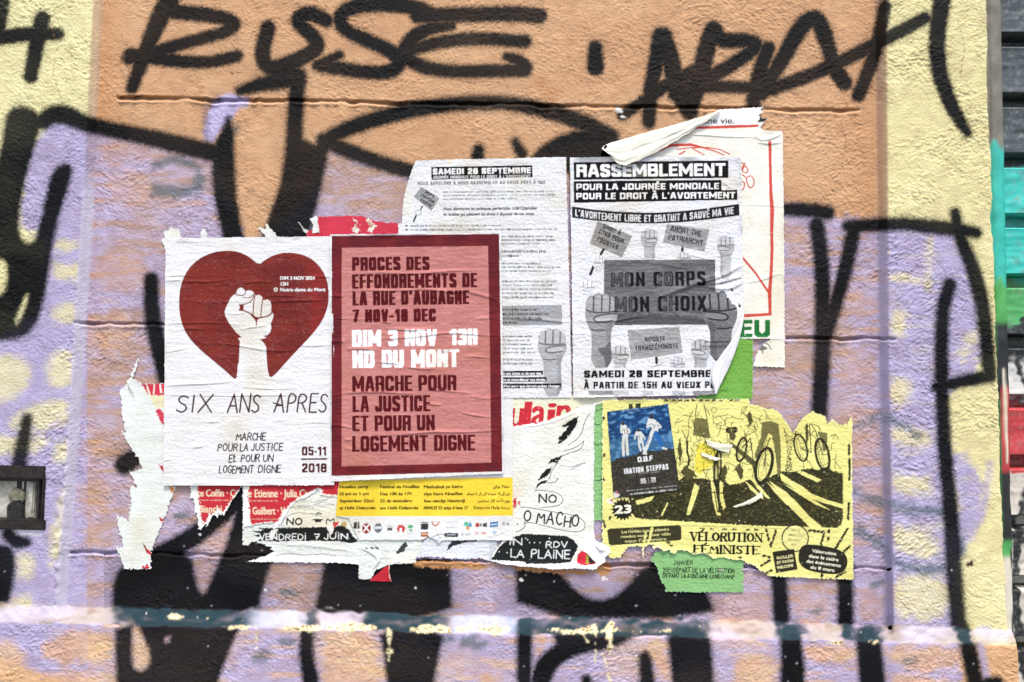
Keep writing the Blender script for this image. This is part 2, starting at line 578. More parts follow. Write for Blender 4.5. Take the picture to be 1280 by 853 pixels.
        for ch, w in zip(txt, ws):
            for pl in BLK_GL[ch][1]:
                q = np.array(pl, float)
                Q = np.stack([x + q[:, 0] * w * k, yb - th / 2 - q[:, 1] * h], -1)
                for a, b in zip(Q[:-1], Q[1:]):
                    if b[0] < a[0] or (b[0] == a[0] and b[1] < a[1]):
                        a, b = b, a
                    u, v = tv / 2, th / 2
                    if abs(b[1] - a[1]) > 1e-6 and abs(b[0] - a[0]) > 0.15 * abs(b[1] - a[1]) and abs(b[1] - a[1]) > .6 * h:
                        u *= .58 if ch in 'NM' else .86
                    if b[1] >= a[1]:
                        hull = [(a[0] - u, a[1] - v), (a[0] + u, a[1] - v), (b[0] + u, b[1] - v), (b[0] + u, b[1] + v), (b[0] - u, b[1] + v), (a[0] - u, a[1] + v)]
                    else:
                        hull = [(a[0] - u, a[1] + v), (a[0] + u, a[1] + v), (b[0] + u, b[1] + v), (b[0] + u, b[1] - v), (b[0] - u, b[1] - v), (a[0] - u, a[1] - v)]
                    P = s.fp(tf(hull))
                    r0, r1 = int(max(0, P[:, 1].min() - 1)), int(min(s.sh[0], P[:, 1].max() + 2))
                    q0, q1 = int(max(0, P[:, 0].min() - 1)), int(min(s.sh[1], P[:, 0].max() + 2))
                    if r1 > r0 and q1 > q0:
                        P = P - (q0, r0)
                        m[r0:r1, q0:q1] |= fill_edges(P, np.roll(P, -1, 0), (r1 - r0, q1 - q0))
            x += w * k + tv + gap
        return m

    def block(s, txt, x0, yt, x1, yb, tv, th, color, part=None, gap=0.9, rot=0, shear=0, warp=None, **k):
        return s.put(s.blockmask(txt, x0, yt, x1, yb, tv, th, gap, rot, shear, warp), color, part, **k)

    def fist(s, x0, y0, x1, y1, c, key, lean=0.0, flip=False, arm=1.8):
        """printed halftone picture of a raised fist: knuckles, thumb across, wrist and forearm"""
        def T(p):
            q = np.array(p, float)
            if flip:
                q[:, 0] = 1 - q[:, 0]
            return np.stack([x0 + q[:, 0] * (x1 - x0) + lean * (arm - q[:, 1]), y0 + q[:, 1] / arm * (y1 - y0)], -1)
        g = lambda k: C(*np.clip(np.array([c, c, c + 1]) + k, 12, 246))
        body = s.polymask(smooth_poly(T([(.05, .36), (.07, .16), (.17, .05), (.28, .07), (.33, .01), (.45, -.02), (.53, .04), (.58, 0), (.7, .02), (.76, .09), (.83, .08), (.93, .16), (.97, .32), (.95, .48), (1.0, .6), (.95, .78), (.84, .95),
                                               (.79, 1.15), (.84, arm), (.2, arm), (.24, 1.15), (.13, .92), (.03, .66)]), 1))
        s.put(body, g(0), key)
        n = fnoise(*s.sh, 5 * s.ss, 2 * s.ss, int(x0 * 7 + y0))
        s.put(body & (n > .9), g(26), key, alpha=.5)
        s.put(body & s.polymask(T([(.62, .9), (.8, .8), (.9, 1.0), (.9, arm), (.64, arm), (.7, 1.3)])), g(-34), key, alpha=.6)
        for a, b in ((.07, .27), (.31, .52), (.56, .75), (.79, .95)):
            s.put(body & s.polymask(smooth_poly(T([(a, .1), ((a + b) / 2, .03), (b, .1), (b - .01, .42), ((a + b) / 2, .47), (a, .42)]), 1)), g(24), key, alpha=.75)
        r = max(.35, (x1 - x0) * .022)
        for q in ([(.29, .08), (.285, .25), (.28, .46)], [(.535, .05), (.53, .25), (.525, .48)], [(.77, .1), (.77, .28), (.76, .46)], [(.07, .46), (.3, .52), (.6, .53), (.9, .49)], [(.96, .54), (.74, .56), (.42, .60), (.27, .68), (.34, .78), (.58, .78), (.84, .74)], [(.22, .98), (.4, 1.02), (.6, 1.0)]):
            s.stroke(T(q), r, g(-70), key, smooth=2, clip=body)
        s.put(body & s.polymask(smooth_poly(T([(.94, .58), (.7, .58), (.42, .62), (.3, .69), (.36, .75), (.58, .75), (.84, .71)]), 1)), g(30), key, alpha=.7)
        return body

    def fuzz(s, x0, y, x1, hgt, color, alpha=0.6, part=None, rot=0.0, seed=0, clip=None):
        """a line of print too small to read: word-long dashes broken into letter-wide flecks"""
        r = random.Random(seed * 77 + int(x0 * 3 + y * 7))
        x = x0
        m = np.zeros(s.sh)
        while x < x1 - 1.5:
            w = min(r.uniform(3, 11), x1 - x)
            xx = x
            while xx < x + w:
                lw = r.uniform(.7, 1.3)
                t = r.random()
                a, b = y - hgt * (.75 if t < .75 else 1.0), y + (hgt * .3 if t > .9 else 0)
                yy = (xx - x0) * math.tan(math.radians(rot))
                c0, c1 = int((xx - s.x0) * s.ss), int((xx + lw * .85 - s.x0) * s.ss)
                r0, r1 = int((a + yy - s.y0) * s.ss), int((b + yy - s.y0) * s.ss)
                if c1 > c0 >= 0 and r1 > r0 >= 0:
                    m[r0:r1, c0:c1] = r.uniform(.45, 1)
                xx += lw
            x += w + r.uniform(1.2, 2.0)
        mm = m > 0
        if clip is not None:
            mm &= clip
        s.put(mm, color, part, alpha=m * alpha)

    def outline(s, pts, rag=0, rs=3.0, smooth=0, hole=False):
        if smooth:
            pts = smooth_poly(pts, smooth)
        m = s.polymask(pts, rag, rs, seed=len(pts))
        if hole:
            s.alive &= ~m
        else:
            s.alive |= m
        return m

    def fringe(s, width, color, amount=0.75, part=None, lo=0.0):
        """bare paper core along torn edges"""
        b = blur(s.alive.astype(float), width * s.ss)
        n = fnoise(*s.sh, 2.5 * s.ss, 2.5 * s.ss, s.seed + 400) * 0.10
        return s.put(s.alive & (b + n < amount) & (b + n > lo), color, part)

    # ---- relief in metres
    def crease(s, pts, amp=0.0010, w=1.0, asym=0.5):
        p = smooth_poly(np.array(pts, float), 2, False)
        L = np.r_[0, np.cumsum(np.hypot(*(np.diff(p, axis=0).T)))]
        R = w * 12
        c0, c1 = np.searchsorted(s.VX, [p[:, 0].min() - R, p[:, 0].max() + R])
        r0, r1 = np.searchsorted(s.VY, [p[:, 1].min() - R, p[:, 1].max() + R])
        if c1 <= c0 or r1 <= r0:
            return
        X, Y = np.meshgrid(s.VX[c0:c1], s.VY[r0:r1])
        best = np.full(X.shape, 1e9)
        tt = np.zeros(X.shape)
        sg = np.zeros(X.shape)
        for i in range(len(p) - 1):
            a, d = p[i], p[i + 1] - p[i]
            t = np.clip(((X - a[0]) * d[0] + (Y - a[1]) * d[1]) / (d @ d + 1e-9), 0, 1)
            ex, ey = X - a[0] - t * d[0], Y - a[1] - t * d[1]
            dd = np.hypot(ex, ey)
            k = dd < best
            best[k] = dd[k]
            tt[k] = (L[i] + t * (L[i + 1] - L[i]))[k] / L[-1]
            sg[k] = np.sign(ey)[k]
        ww = np.where(sg < 0, w * (1 + 2.5 * asym), w)     # gentle above, sharp below
        s.hh[r0:r1, c0:c1] += amp * CREASE * np.exp(-(best / ww) ** 2) * np.sin(math.pi * np.clip(tt, 0, 1)) ** 0.6

    def wrinkles(s, n, seed, amp=0.0006, box=None, slope=-0.02, lmin=25, lmax=110):
        r = random.Random(seed)
        x0, y0, x1, y1 = box or (s.VX[0], s.VY[0], s.VX[-1], s.VY[-1])
        for _ in range(n):
            L = r.uniform(lmin, lmax)
            x, y = r.uniform(x0 - L * .3, x1 - L * .4), r.uniform(y0, y1)
            k = slope + r.gauss(0, .10)
            if r.random() < .14:
                k, L = r.choice([-1, 1]) * r.uniform(.3, 1.4), L * .5
            s.crease([(x, y), (x + L * .35, y + L * .35 * k + r.gauss(0, 1)), (x + L * .7, y + L * .7 * k + r.gauss(0, 1.2)), (x + L, y + L * k)],
                     amp * WRINK / CREASE * r.uniform(.35, 1.1), r.uniform(.7, 1.3))

    def build(s, root_name, label, cat, h0, group=None, rip=0.00010, imprint=0.00010, mat=None, dirt=0.03, lift=None, stain=0.35, edge=0.0007):
        ny, nx, v = s.ny, s.nx, s.ss / 2
        h0 = .0016 + (h0 - .0012) * 1.4
        h = h0 + s.hh
        h = h + .6 * imprint * fnoise(ny, nx, 4.0 * v, 3.2 * v, s.seed + 900)
        h = h + rip * RIPPLE * fnoise(ny, nx, 22 * v, 3.2 * v, s.seed + 901)
        h = h + rip * .5 * fnoise(ny, nx, 60 * v, 14 * v, s.seed + 902)
        if lift is not None:
            h = h + lift(*np.meshgrid(s.VX, s.VY))
        al_ = s.alive.reshape(ny, 2, nx, 2).mean((1, 3))
        near_edge = np.clip(1.9 - 2 * blur(al_, 4.5 * v), 0, 1)
        h = h + edge * near_edge * np.clip(fnoise(ny, nx, 46 * v, 46 * v, s.seed + 905) - .1, 0, 1.6)
        X, Y = np.meshgrid(s.VX, s.VY)
        P = W(X, Y, h)
        N = grid_normals(P)
        blk = lambda a: a.reshape(ny, 2, nx, 2, *a.shape[2:]).mean((1, 3))
        c = blk(s.col)
        d1 = fnoise(ny, nx, 30 * v, 22 * v, s.seed + 903)
        d2 = fnoise(ny, nx, 5 * v, 4 * v, s.seed + 904)
        t = np.clip(d1 * dirt + d2 * dirt * .5, -.12, .12)[..., None]
        d3 = np.clip(fnoise(ny, nx, 55 * v, 70 * v, s.seed + 906) - .35, 0, 2)[..., None] * stain
        c = c * (1 - d3 * np.array([.10, .16, .30]))
        c = np.clip(c * (1 + t * np.array([.7, .85, 1.2]) - dirt * .8), 0.004, 0.86)
        rgba = np.concatenate([c, blk(s.rough)[..., None]], -1)
        alive = blk(s.alive.astype(float)) > 0.5
        part = s.part[::2, ::2]
        fa = alive[:-1, :-1] & alive[1:, :-1] & alive[:-1, 1:] & alive[1:, 1:]
        fpart = part[:-1, :-1]
        ys, xs = np.nonzero(alive)
        wb = W((s.VX[xs.min()] + s.VX[xs.max()]) / 2, s.VY[ys.max()], h0)
        root = empty(root_name, tuple(wb))
        tag(root, label, cat, group)
        objs = {}
        for i, nm in enumerate(s.names):
            o = grid_mesh(nm.split('#')[0], P, N, rgba, fa & (fpart == i), mat or M_PAPER, root)
            if o is not None:
                objs[nm] = o
        bpy.context.view_layer.update()
        return root, objs




def reparent(child, parent):
    child.parent = parent
    child.matrix_parent_inverse = parent.matrix_world.inverted()


INK = C(28, 28, 32)
WHITE = C(254, 254, 254)
# ================================================================== the street side: pavement and the painted wall
GROUND_Z = 0.0
bm = bmesh.new()
for x0, x1, y0, y1, z in ((-30, 30, -1.9, 0.4, GROUND_Z),):
    vs = [bm.verts.new(p) for p in ((x0, y0, z), (x1, y0, z), (x1, y1, z), (x0, y1, z))]
    bm.faces.new(vs)
me = bpy.data.meshes.new("pavement")
bm.to_mesh(me); bm.free()
me.materials.append(solid_mat("pavement_concrete", (0.24, 0.23, 0.215), 0.9, var=0.2, scale=14))
o = bpy.data.objects.new("pavement", me); COL.objects.link(o)
tag(o, "grey pavement below the painted wall", None, None, "structure")
bm = bmesh.new()
k = [(-1.9, 0.0), (-1.9, -0.12), (-2.02, -0.12)]
for (ya, za), (yb, zb) in ((( -1.9, 0.0), (-1.9, -0.12)), ((-1.9, -0.12), (-60, -0.12))):
    bm.faces.new([bm.verts.new(p) for p in ((-60, ya, za), (-60, yb, zb), (60, yb, zb), (60, ya, za))])
me = bpy.data.meshes.new("road")
bm.to_mesh(me); bm.free()
me.materials.append(solid_mat("road_asphalt", (0.06, 0.06, 0.062), 0.9, var=0.2, scale=25))
o = bpy.data.objects.new("road", me); COL.objects.link(o)
tag(o, "dark asphalt street in front of the wall", None, None, "structure")

# ---- sample grid in photo pixels: fine inside the frame, coarse outside
D = 1.10
GX = np.concatenate([np.arange(-3200, -900, 70.0), np.arange(-900, -60, 14.0), np.arange(-60, 1290, D)])
y_ground = 1470.0
GY = np.concatenate([np.arange(-950, -50, 14.0), np.arange(-50, 905, D), np.arange(905, y_ground, 12.0)])
X, Y = np.meshgrid(GX, GY)
NY, NX = X.shape
FINE = ((X > -60) & (Y > -50) & (Y < 905)).astype(float)


def pw(v, xs, ys):
    return np.interp(v, xs, ys)


YY = GY
jit = np.interp(YY, np.linspace(-950, 1500, 500), np.convolve(rng.standard_normal(520), np.ones(6) / 6, 'same')[:500] * 2.2)
L_in = pw(YY, [-900, 0, 290, 400, 560, 740, 900, 1470], [200, 131, 116, 109, 99, 86, 78, 40])[:, None]
L_out = L_in - 15
R_in = pw(YY, [-900, 0, 430, 700, 900, 1470], [1070, 1093, 1099, 1107, 1111, 1120])[:, None]
R_out = pw(YY, [-900, 0, 430, 700, 900, 1470], [1090, 1108, 1111, 1116, 1119, 1128])[:, None]
L_top = 758 + np.clip(X, 0, 1300) * 0.0215
L_bot = L_top + 21
XC = (pw(YY, [-900, 0, 190, 290, 430, 580, 740, 785], [1205, 1233, 1240, 1243, 1247, 1252, 1258, 1262]) + jit)
XP = pw(YY, [780, 803, 853, 1470], [1264, 1272, 1277, 1330]) + jit
corner = np.where(YY < 788, XC, XP)[:, None]
H_PIL, H_PLI = 0.021, 0.038
macro = np.zeros_like(X)
macro += H_PIL * np.clip((L_in - X) / 15, 0, 1)
macro += H_PIL * np.clip((X - R_in) / np.maximum(R_out - R_in, 1), 0, 1)
tl = np.clip((Y - L_top) / (L_bot - L_top), 0, 1)
chip_n = fnoise(NY, NX, 60, 60, 3) * 0.6 + fnoise(NY, NX, 14, 10, 4) * 0.5
macro = macro + (H_PLI - macro) * np.clip((Y - L_top + chip_n * 1.3 * FINE) / (L_bot - L_top), 0, 1)
macro = blur(macro, 1.1)
# incised joints in the render
for (xa, ya, xb, yb, dep, wd) in ((146, 122.5, 1075, 139, .0065, 2.1), (92, 404, 1120, 424.5, .0062, 1.7), (87, 690, 1113, 712, .0068, 1.9)):
    yl = ya + (X - xa) / (xb - xa) * (yb - ya) + 0.5 * np.sin(X / 37) + 0.35 * np.sin(X / 11 + 1)
    on = sstep(xa - 3, xa + 6, X) * (1 - sstep(xb - 6, xb + 3, X))
    g1 = np.interp(GX, np.arange(-3300, 1400, 6.0), np.random.default_rng(int(ya)).standard_normal(784)[:784])[None, :]
    g2 = np.interp(GX, np.arange(-3300, 1400, 17.0), np.random.default_rng(int(ya) + 1).standard_normal(277)[:277])[None, :]
    yl = yl + .45 * g1 + .5 * g2
    wv = wd * (1 + .16 * g2)
    macro -= dep * np.clip(1 + .22 * g2 + .12 * g1, .5, 1.5) * np.exp(-np.abs((Y - yl) / wv) ** 3) * on
    macro += 0.0012 * np.clip(1 + .6 * g1, 0, 2.2) * np.exp(-((Y - yl - 4) / 2.0) ** 2) * on
    macro += 0.0007 * np.clip(g2, 0, 2) * np.exp(-((Y - yl + 3.6) / 1.8) ** 2) * on
# roughcast
wa = sstep(-.8, .8, fnoise(NY, NX, 70, 60, 16)); wb = sstep(-.9, .9, fnoise(NY, NX, 50, 60, 17))
st = onoise(NY, NX, 6.6, 2.9, -20, 10) * wa + onoise(NY, NX, 6.2, 2.9, 22, 11) * (1 - wa)
st = st * wb + onoise(NY, NX, 5.0, 2.9, 3, 12) * (1 - wb) * .9
st = 0.00046 * (st + .35 * np.abs(st)) + fnoise(NY, NX, 3.0, 2.6, 18) * 0.00014 + fnoise(NY, NX, 26, 22, 13) * 0.00036
st *= np.clip(.8 + .36 * fnoise(NY, NX, 80, 60, 19) + .12 * fnoise(NY, NX, 24, 18, 20), .25, 1.5)
bumpy = 0.75 + 0.45 * sstep(R_out - 6, R_out + 6, X) + 0.25 * sstep(L_in + 4, L_in - 8, X)
st *= bumpy * FINE
edge_r = np.exp(-((X - L_out) / 7) ** 2) * sstep(470, 560, Y) * (Y < 762)
st += edge_r * fnoise(NY, NX, 10, 12, 14) * 0.0014 * FINE
dark_smooth = 1 - 0.45 * sstep(L_top - 4, L_top + 3, Y) * (1 - sstep(L_bot, L_bot + 6, Y))
st *= dark_smooth
st = 0.0013 * np.tanh(st / 0.0013)
pits = (fnoise(NY, NX, 3.2, 3.2, 15) > 3.1) & (np.abs(X - L_out + 4) < 60)
st -= 0.0022 * blur(pits.astype(float), 1.0) * FINE
# hatch opening in the left pilaster
hatch = sstep(-49, -46, X) * (1 - sstep(52, 55, X)) * sstep(586, 588.5, Y) * (1 - sstep(654, 656.5, Y))
macro = macro * (1 - hatch) + (-0.012) * hatch
st *= 1 - hatch
Ht = macro + st

r_ = np.random.default_rng(44)
cracks = np.full(X.shape, 1e3)
# ---- pigment
def noisy(sd, seed, a=1.2):
    return sd + a * fnoise(NY, NX, 3.0, 3.0, seed) * FINE


def seg_sd(pts, r=None, out=None, closed=False):
    sd = np.full(X.shape, 1e3) if out is None else out
    p = np.array([q[:2] for q in pts], float)
    rr = np.array([(q[2] if len(q) > 2 else r) for q in pts], float)
    if closed:
        p = np.vstack([p, p[:1]]); rr = np.append(rr, rr[0])
    for i in range(len(p) - 1):
        a, b = p[i], p[i + 1]
        R = max(rr[i], rr[i + 1]) + 26
        c0, c1 = np.searchsorted(GX, [min(a[0], b[0]) - R, max(a[0], b[0]) + R])
        r0, r1 = np.searchsorted(GY, [min(a[1], b[1]) - R, max(a[1], b[1]) + R])
        if c1 <= c0 or r1 <= r0:
            continue
        xx, yy = X[r0:r1, c0:c1], Y[r0:r1, c0:c1]
        d = b - a
        t = np.clip(((xx - a[0]) * d[0] + (yy - a[1]) * d[1]) / (d @ d + 1e-9), 0, 1)
        dd = np.hypot(xx - a[0] - t * d[0], yy - a[1] - t * d[1]) - (rr[i] + (rr[i + 1] - rr[i]) * t)
        sd[r0:r1, c0:c1] = np.minimum(sd[r0:r1, c0:c1], dd)
    return sd


def curve_sd(pts, r=None, out=None):
    p = np.array([(q[0], q[1], q[2] if len(q) > 2 else r) for q in pts], float)
    return seg_sd(smooth_poly(p, 2, False), None, out)


def poly_sd(pts, smooth=2, out=None):
    p = smooth_poly(pts, smooth) if smooth else np.array(pts, float)
    sd = np.full(X.shape, 1e3)
    x0, y0 = p.min(0) - 30
    x1, y1 = p.max(0) + 30
    c0, c1 = np.searchsorted(GX, [x0, x1]); r0, r1 = np.searchsorted(GY, [y0, y1])
    xx, yy = X[r0:r1, c0:c1], Y[r0:r1, c0:c1]
    best = np.full(xx.shape, 1e3); ins = np.zeros(xx.shape, bool)
    for a, b in zip(p, np.roll(p, -1, 0)):
        d = b - a
        t = np.clip(((xx - a[0]) * d[0] + (yy - a[1]) * d[1]) / (d @ d + 1e-9), 0, 1)
        best = np.minimum(best, np.hypot(xx - a[0] - t * d[0], yy - a[1] - t * d[1]))
        if a[1] != b[1]:
            k = ((a[1] > yy) != (b[1] > yy)) & (xx < a[0] + (yy - a[1]) / (b[1] - a[1]) * d[0])
            ins ^= k
    sd[r0:r1, c0:c1] = np.where(ins, -best, best)
    return sd if out is None else np.minimum(out, sd)


def cover(sd, soft, seed, a=1.0, speck=0.0):
    n = noisy(sd, seed, a)
    al = 1 - sstep(-soft, soft, n)
    if speck:
        r = np.random.default_rng(seed).random(X.shape)
        al = np.maximum(al, (r < speck * np.exp(-np.clip(sd, 0, 60) / 4.0)) * 0.75 * (sd < 25))
    return al


pig = np.empty(X.shape + (3,))
rough = np.full(X.shape, 0.82)


def lay(al, c, rg=None):
    global pig, rough
    pig = pig * (1 - al[..., None]) + np.asarray(c) * al[..., None]
    if rg is not None:
        rough = rough * (1 - al) + rg * al


m1 = fnoise(NY, NX, 90, 70, 21); m2 = fnoise(NY, NX, 16, 10, 22); m3 = fnoise(NY, NX, 45, 9, 23)
pig[:] = C(216, 168, 126)
lay(np.clip(.35 + .3 * m1 + .15 * m2, 0, 1) * .5, C(228, 186, 144))
lay(sstep(40, 0, X - L_in) * .45, C(205, 146, 96))                          # corner shade painted as deeper ochre beside the left reveal
lay(sstep(60, 0, R_in - X) * .35, C(206, 150, 104))  # the same painted shade beside the right reveal
left_p = sstep(2, -2, X - (L_in - 6)); right_p = sstep(-2, 2, X - (R_in + 8))
lay(left_p, C(240, 231, 174)); lay(right_p, C(238, 226, 168))
lay((left_p + right_p) * np.clip(.3 * m1 + .3 * m2, 0, .6), C(247, 238, 184))
lay(sstep(9, 4, np.abs(X - (L_in - 8))) * .8, C(226, 196, 164))             # brightness of the lit reveals, painted as pale strips
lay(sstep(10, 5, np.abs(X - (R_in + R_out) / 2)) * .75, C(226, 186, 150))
plinth = sstep(-1, 2, Y - L_bot)
lay(plinth, C(226, 178, 132))
lay(plinth * np.clip(.5 * m1 + .3 * m3, 0, .7), C(236, 200, 156))

# lilac fill of the big lettering
LIL = C(184, 173, 206)
lil = poly_sd([(30, 200), (60, 150), (85, 148), (112, 160), (190, 178), (265, 192), (285, 230), (300, 300), (330, 300), (390, 240), (404, 200), (420, 180),
               (480, 205), (520, 215), (700, 215), (760, 230), (980, 252), (1060, 275), (1190, 285), (1215, 330), (1232, 470), (1180, 484), (1182, 560),
               (1215, 575), (1232, 620), (1222, 668), (1195, 690), (1198, 760), (1205, 900), (-120, 900), (-120, 420), (40, 420), (60, 300), (20, 280)], 1)
la = cover(lil + 2.5 * m2, 7, 31, 1.2)
holes = np.full(X.shape, 1e3)
for p in (  # places where the lilac was not sprayed
        [(128, 172), (180, 178), (225, 190), (215, 202), (180, 205), (140, 205), (126, 200)],
        [(130, 214), (170, 212), (192, 222), (190, 248), (165, 262), (142, 258), (128, 240)],
        [(120, 310), (170, 318), (200, 350), (160, 368), (115, 362)], [(108, 392), (160, 388), (170, 420), (140, 440), (105, 440)],
        [(100, 548), (128, 548), (134, 575), (104, 580)], [(96, 600), (140, 608), (138, 640), (98, 650)], [(104, 660), (135, 655), (132, 678), (104, 680)],
        [(68, 300), (98, 302), (96, 312), (66, 316)], [(66, 330), (100, 330), (100, 350), (66, 350)],
        [(72, 380), (98, 380), (96, 402), (64, 402)], [(62, 440), (92, 438), (92, 486), (58, 484)], [(-40, 440), (30, 446), (38, 470), (26, 500), (-40, 508)],
        [(20, 512), (86, 494), (90, 526), (50, 540), (10, 545)], [(-30, 545), (60, 542), (60, 566), (-30, 570)], [(66, 556), (90, 552), (86, 580), (68, 582)],
        [(18, 690), (42, 692), (42, 722), (20, 724)], [(14, 745), (40, 745), (40, 764), (14, 764)], [(70, 640), (84, 600), (90, 620), (76, 690), (60, 720)],
        [(52, 792), (142, 786), (140, 822), (110, 828), (50, 830)], [(-40, 806), (30, 800), (34, 860), (-40, 870)], [(50, 838), (110, 838), (140, 850), (140, 900), (46, 900)],
        [(396, 790), (470, 788), (478, 853), (470, 900), (404, 900)], [(165, 775), (180, 790), (192, 815), (186, 838), (166, 838)], [(240, 700), (275, 700), (256, 745), (246, 740)],
        [(235, 690), (292, 630), (300, 640), (275, 700)],
        [(880, 740), (965, 738), (966, 785), (890, 785)], [(988, 735), (1040, 745), (1042, 775), (990, 775)], [(668, 790), (690, 795), (678, 815), (668, 820)],
        [(800, 806), (836, 795), (838, 860), (812, 830)], [(918, 815), (972, 820), (966, 870), (915, 870)], [(1006, 806), (1075, 806), (1076, 830), (1008, 828)],
        [(1110, 806), (1200, 806), (1205, 830), (1160, 845), (1112, 830)], [(1112, 838), (1205, 850), (1205, 900), (1112, 900)],
        [(985, 296), (1016, 300), (1018, 330), (986, 330)], [(985, 345), (1020, 350), (1090, 360), (1095, 395), (1040, 402), (985, 392)],
        [(1046, 430), (1095, 440), (1096, 480), (1046, 486)], [(984, 470), (1016, 474), (1010, 510), (984, 510)], [(1046, 512), (1098, 508), (1102, 560), (1070, 585), (1064, 560)],
        [(1070, 600), (1104, 604), (1106, 640), (1072, 650)], [(1070, 740), (1100, 742), (1104, 770), (1070, 772)],
        [(1113, 388), (1136, 394), (1132, 420), (1112, 424)], [(1112, 470), (1140, 474), (1140, 505), (1112, 508)], [(1114, 340), (1160, 346), (1160, 352), (1114, 352)],
        [(1158, 296), (1168, 296), (1166, 340), (1158, 372)], [(1196, 440), (1220, 410), (1222, 420), (1204, 462)], [(1112, 530), (1160, 540), (1168, 560), (1116, 556)],
        [(1114, 590), (1165, 596), (1165, 622), (1114, 612)], [(1114, 655), (1170, 668), (1172, 700), (1114, 690)], [(1116, 718), (1188, 722), (1192, 770), (1116, 778)],
        [(1188, 596), (1196, 600), (1200, 640), (1192, 650)],
        [(600, 840), (625, 838), (630, 880), (590, 880)]):
    holes = np.minimum(holes, poly_sd(p, 2))
ha = cover(holes + 1.6 * m2, 8, 32, 1.2)
la = la * (1 - (0.42 + 0.34 * np.maximum(left_p, np.maximum(right_p, sstep(760, 790, Y)))) * ha)
la *= np.clip(1.0 - 0.12 * np.clip(m3, -1, 3) * (1 - left_p), .4, 1)
stripes = (sstep(.3, 1.8, m3) * .42 + sstep(-.4, 1.4, m1) * .42 + .08) * (X > 110) * (X < 1110)
lay(np.clip(la * (1 - stripes), 0, 1), LIL)
inner = (X > 108) * (X < 1112) * (Y < 775)
lay(la * inner * np.clip(sstep(-.3, 1.4, .7 * m1 + .6 * m3) * .75 + .12, 0, .8), C(184, 152, 138))
lay(la * np.clip(m2 * .22, 0, .3), C(206, 198, 230))
# lilac strokes outside the fill
s_ = curve_sd([(264, 165, 9), (268, 140, 9), (284, 124, 9), (305, 128, 6)]); s_ = curve_sd([(262, 172, 7), (275, 152, 9), (296, 130, 6)], None, s_)
lay(cover(s_, 4, 33) * .95, C(202, 190, 230))
lay(cover(curve_sd([(1237, 580, 4), (1230, 640, 5), (1205, 680, 4)]), 5, 34) * .6, LIL)
lay(cover(curve_sd([(1225, 805, 5), (1235, 860, 6)]), 4, 35) * .8, LIL)
# teal-grey ghost strokes
TEAL = C(92, 112, 122)
tl_ = curve_sd([(193, 206, 4), (215, 199, 6), (244, 206, 6), (252, 222, 5), (244, 238, 7), (215, 240, 8), (195, 238, 6)])
tl_ = curve_sd([(1066, 534, 3), (1090, 525, 5), (1112, 522, 5), (1146, 545, 4)], None, tl_)
tl_ = curve_sd([(1068, 618, 5), (1100, 626, 7), (1130, 636, 6), (1178, 640, 5)], None, tl_)
tl_ = curve_sd([(1072, 662, 4), (1108, 684, 6), (1112, 700, 4)], None, tl_)
tl_ = curve_sd([(1114, 702, 4), (1140, 712, 6), (1180, 710, 5)], None, tl_)
tl_ = curve_sd([(1200, 676, 4), (1203, 692, 4)], None, tl_)
for cx, cy, r in ((360, 742, 9), (356, 803, 8), (324, 823, 9), (1096, 730, 10), (1137, 826, 7), (600, 806, 10), (560, 800, 8), (585, 800, 12), (225, 645, 8), (1015, 765, 7)):
    tl_ = curve_sd([(cx - 5, cy, r * .5), (cx + 6, cy - 1, r * .5)], None, tl_)
lay(cover(tl_ + 1.6 * m2, 6, 36, 1.2) * .78, TEAL)
lay(cover(curve_sd([(258, 172, 3), (256, 150, 4), (258, 132, 5), (272, 122, 4)]), 6, 38) * .55, C(90, 86, 100))
lay(cover(curve_sd([(296, 160, 4), (282, 178, 6), (275, 190, 6)]), 5, 37) * .7, C(80, 95, 98))

lay(pits.astype(float) * .6, C(110, 85, 70))
dirt = sstep(.7, 2.2, fnoise(NY, NX, 26, 30, 69)) * .12 * (1 - plinth)
lay(dirt, C(150, 110, 80))
lay(np.clip(-m2 * .06 - m1 * .03, 0, .2), C(160, 120, 95))
lay(sstep(9, 5, np.abs(X - (L_in - 8))) * sstep(200, 260, Y) * (Y < 765) * .85, C(226, 221, 238))  # left reveal over the lilac: lit brightness put into the colour
lay(sstep(7, 4, np.abs(X - (R_in + R_out) / 2)) * sstep(270, 320, Y) * (Y < 770) * .5, C(212, 202, 232))  # right reveal, its brightness painted in more faintly
lay(sstep(-40, -20, X) * sstep(58, 48, X) * sstep(657, 661, Y) * sstep(674, 666, Y) * .8, C(232, 228, 240))  # pale highlight painted on the wall under the hatch
# ---- black: the big outlined letters
BLK = C(5, 9, 12)
B = poly_sd([(8, 150), (14, 138), (28, 133), (46, 141), (50, 152), (44, 178), (35, 205), (28, 235), (23, 262), (22, 290), (28, 304), (38, 306), (47, 298), (52, 276), (58, 250),
             (64, 222), (74, 207), (86, 205), (90, 214), (83, 236), (73, 268), (65, 302), (58, 350), (50, 390), (40, 412), (20, 424), (-60, 426), (-60, 245), (-6, 220), (4, 180)])
B = np.maximum(B, -poly_sd([(-30, 318), (8, 322), (12, 345), (6, 372), (-30, 380)]))
B = np.maximum(B, -poly_sd([(34, 364), (37, 372), (30, 396), (20, 410), (17, 402), (24, 384)]))
B = curve_sd([(53, 152, 9), (66, 143, 10), (84, 144, 11), (104, 154, 9), (126, 160, 8.5), (177, 170, 9), (224, 181, 10), (266, 191, 10)], None, B)
B = curve_sd([(286, 148, 2), (284, 168, 7), (279, 190, 13), (280, 235, 13), (286, 271, 12), (294, 304, 11)], None, B)
B = curve_sd([(300, 114, 5), (332, 104, 9), (371, 97, 11)], None, B)
B = curve_sd([(373, 95, 9), (369, 140, 9), (367, 190, 9)], None, B)
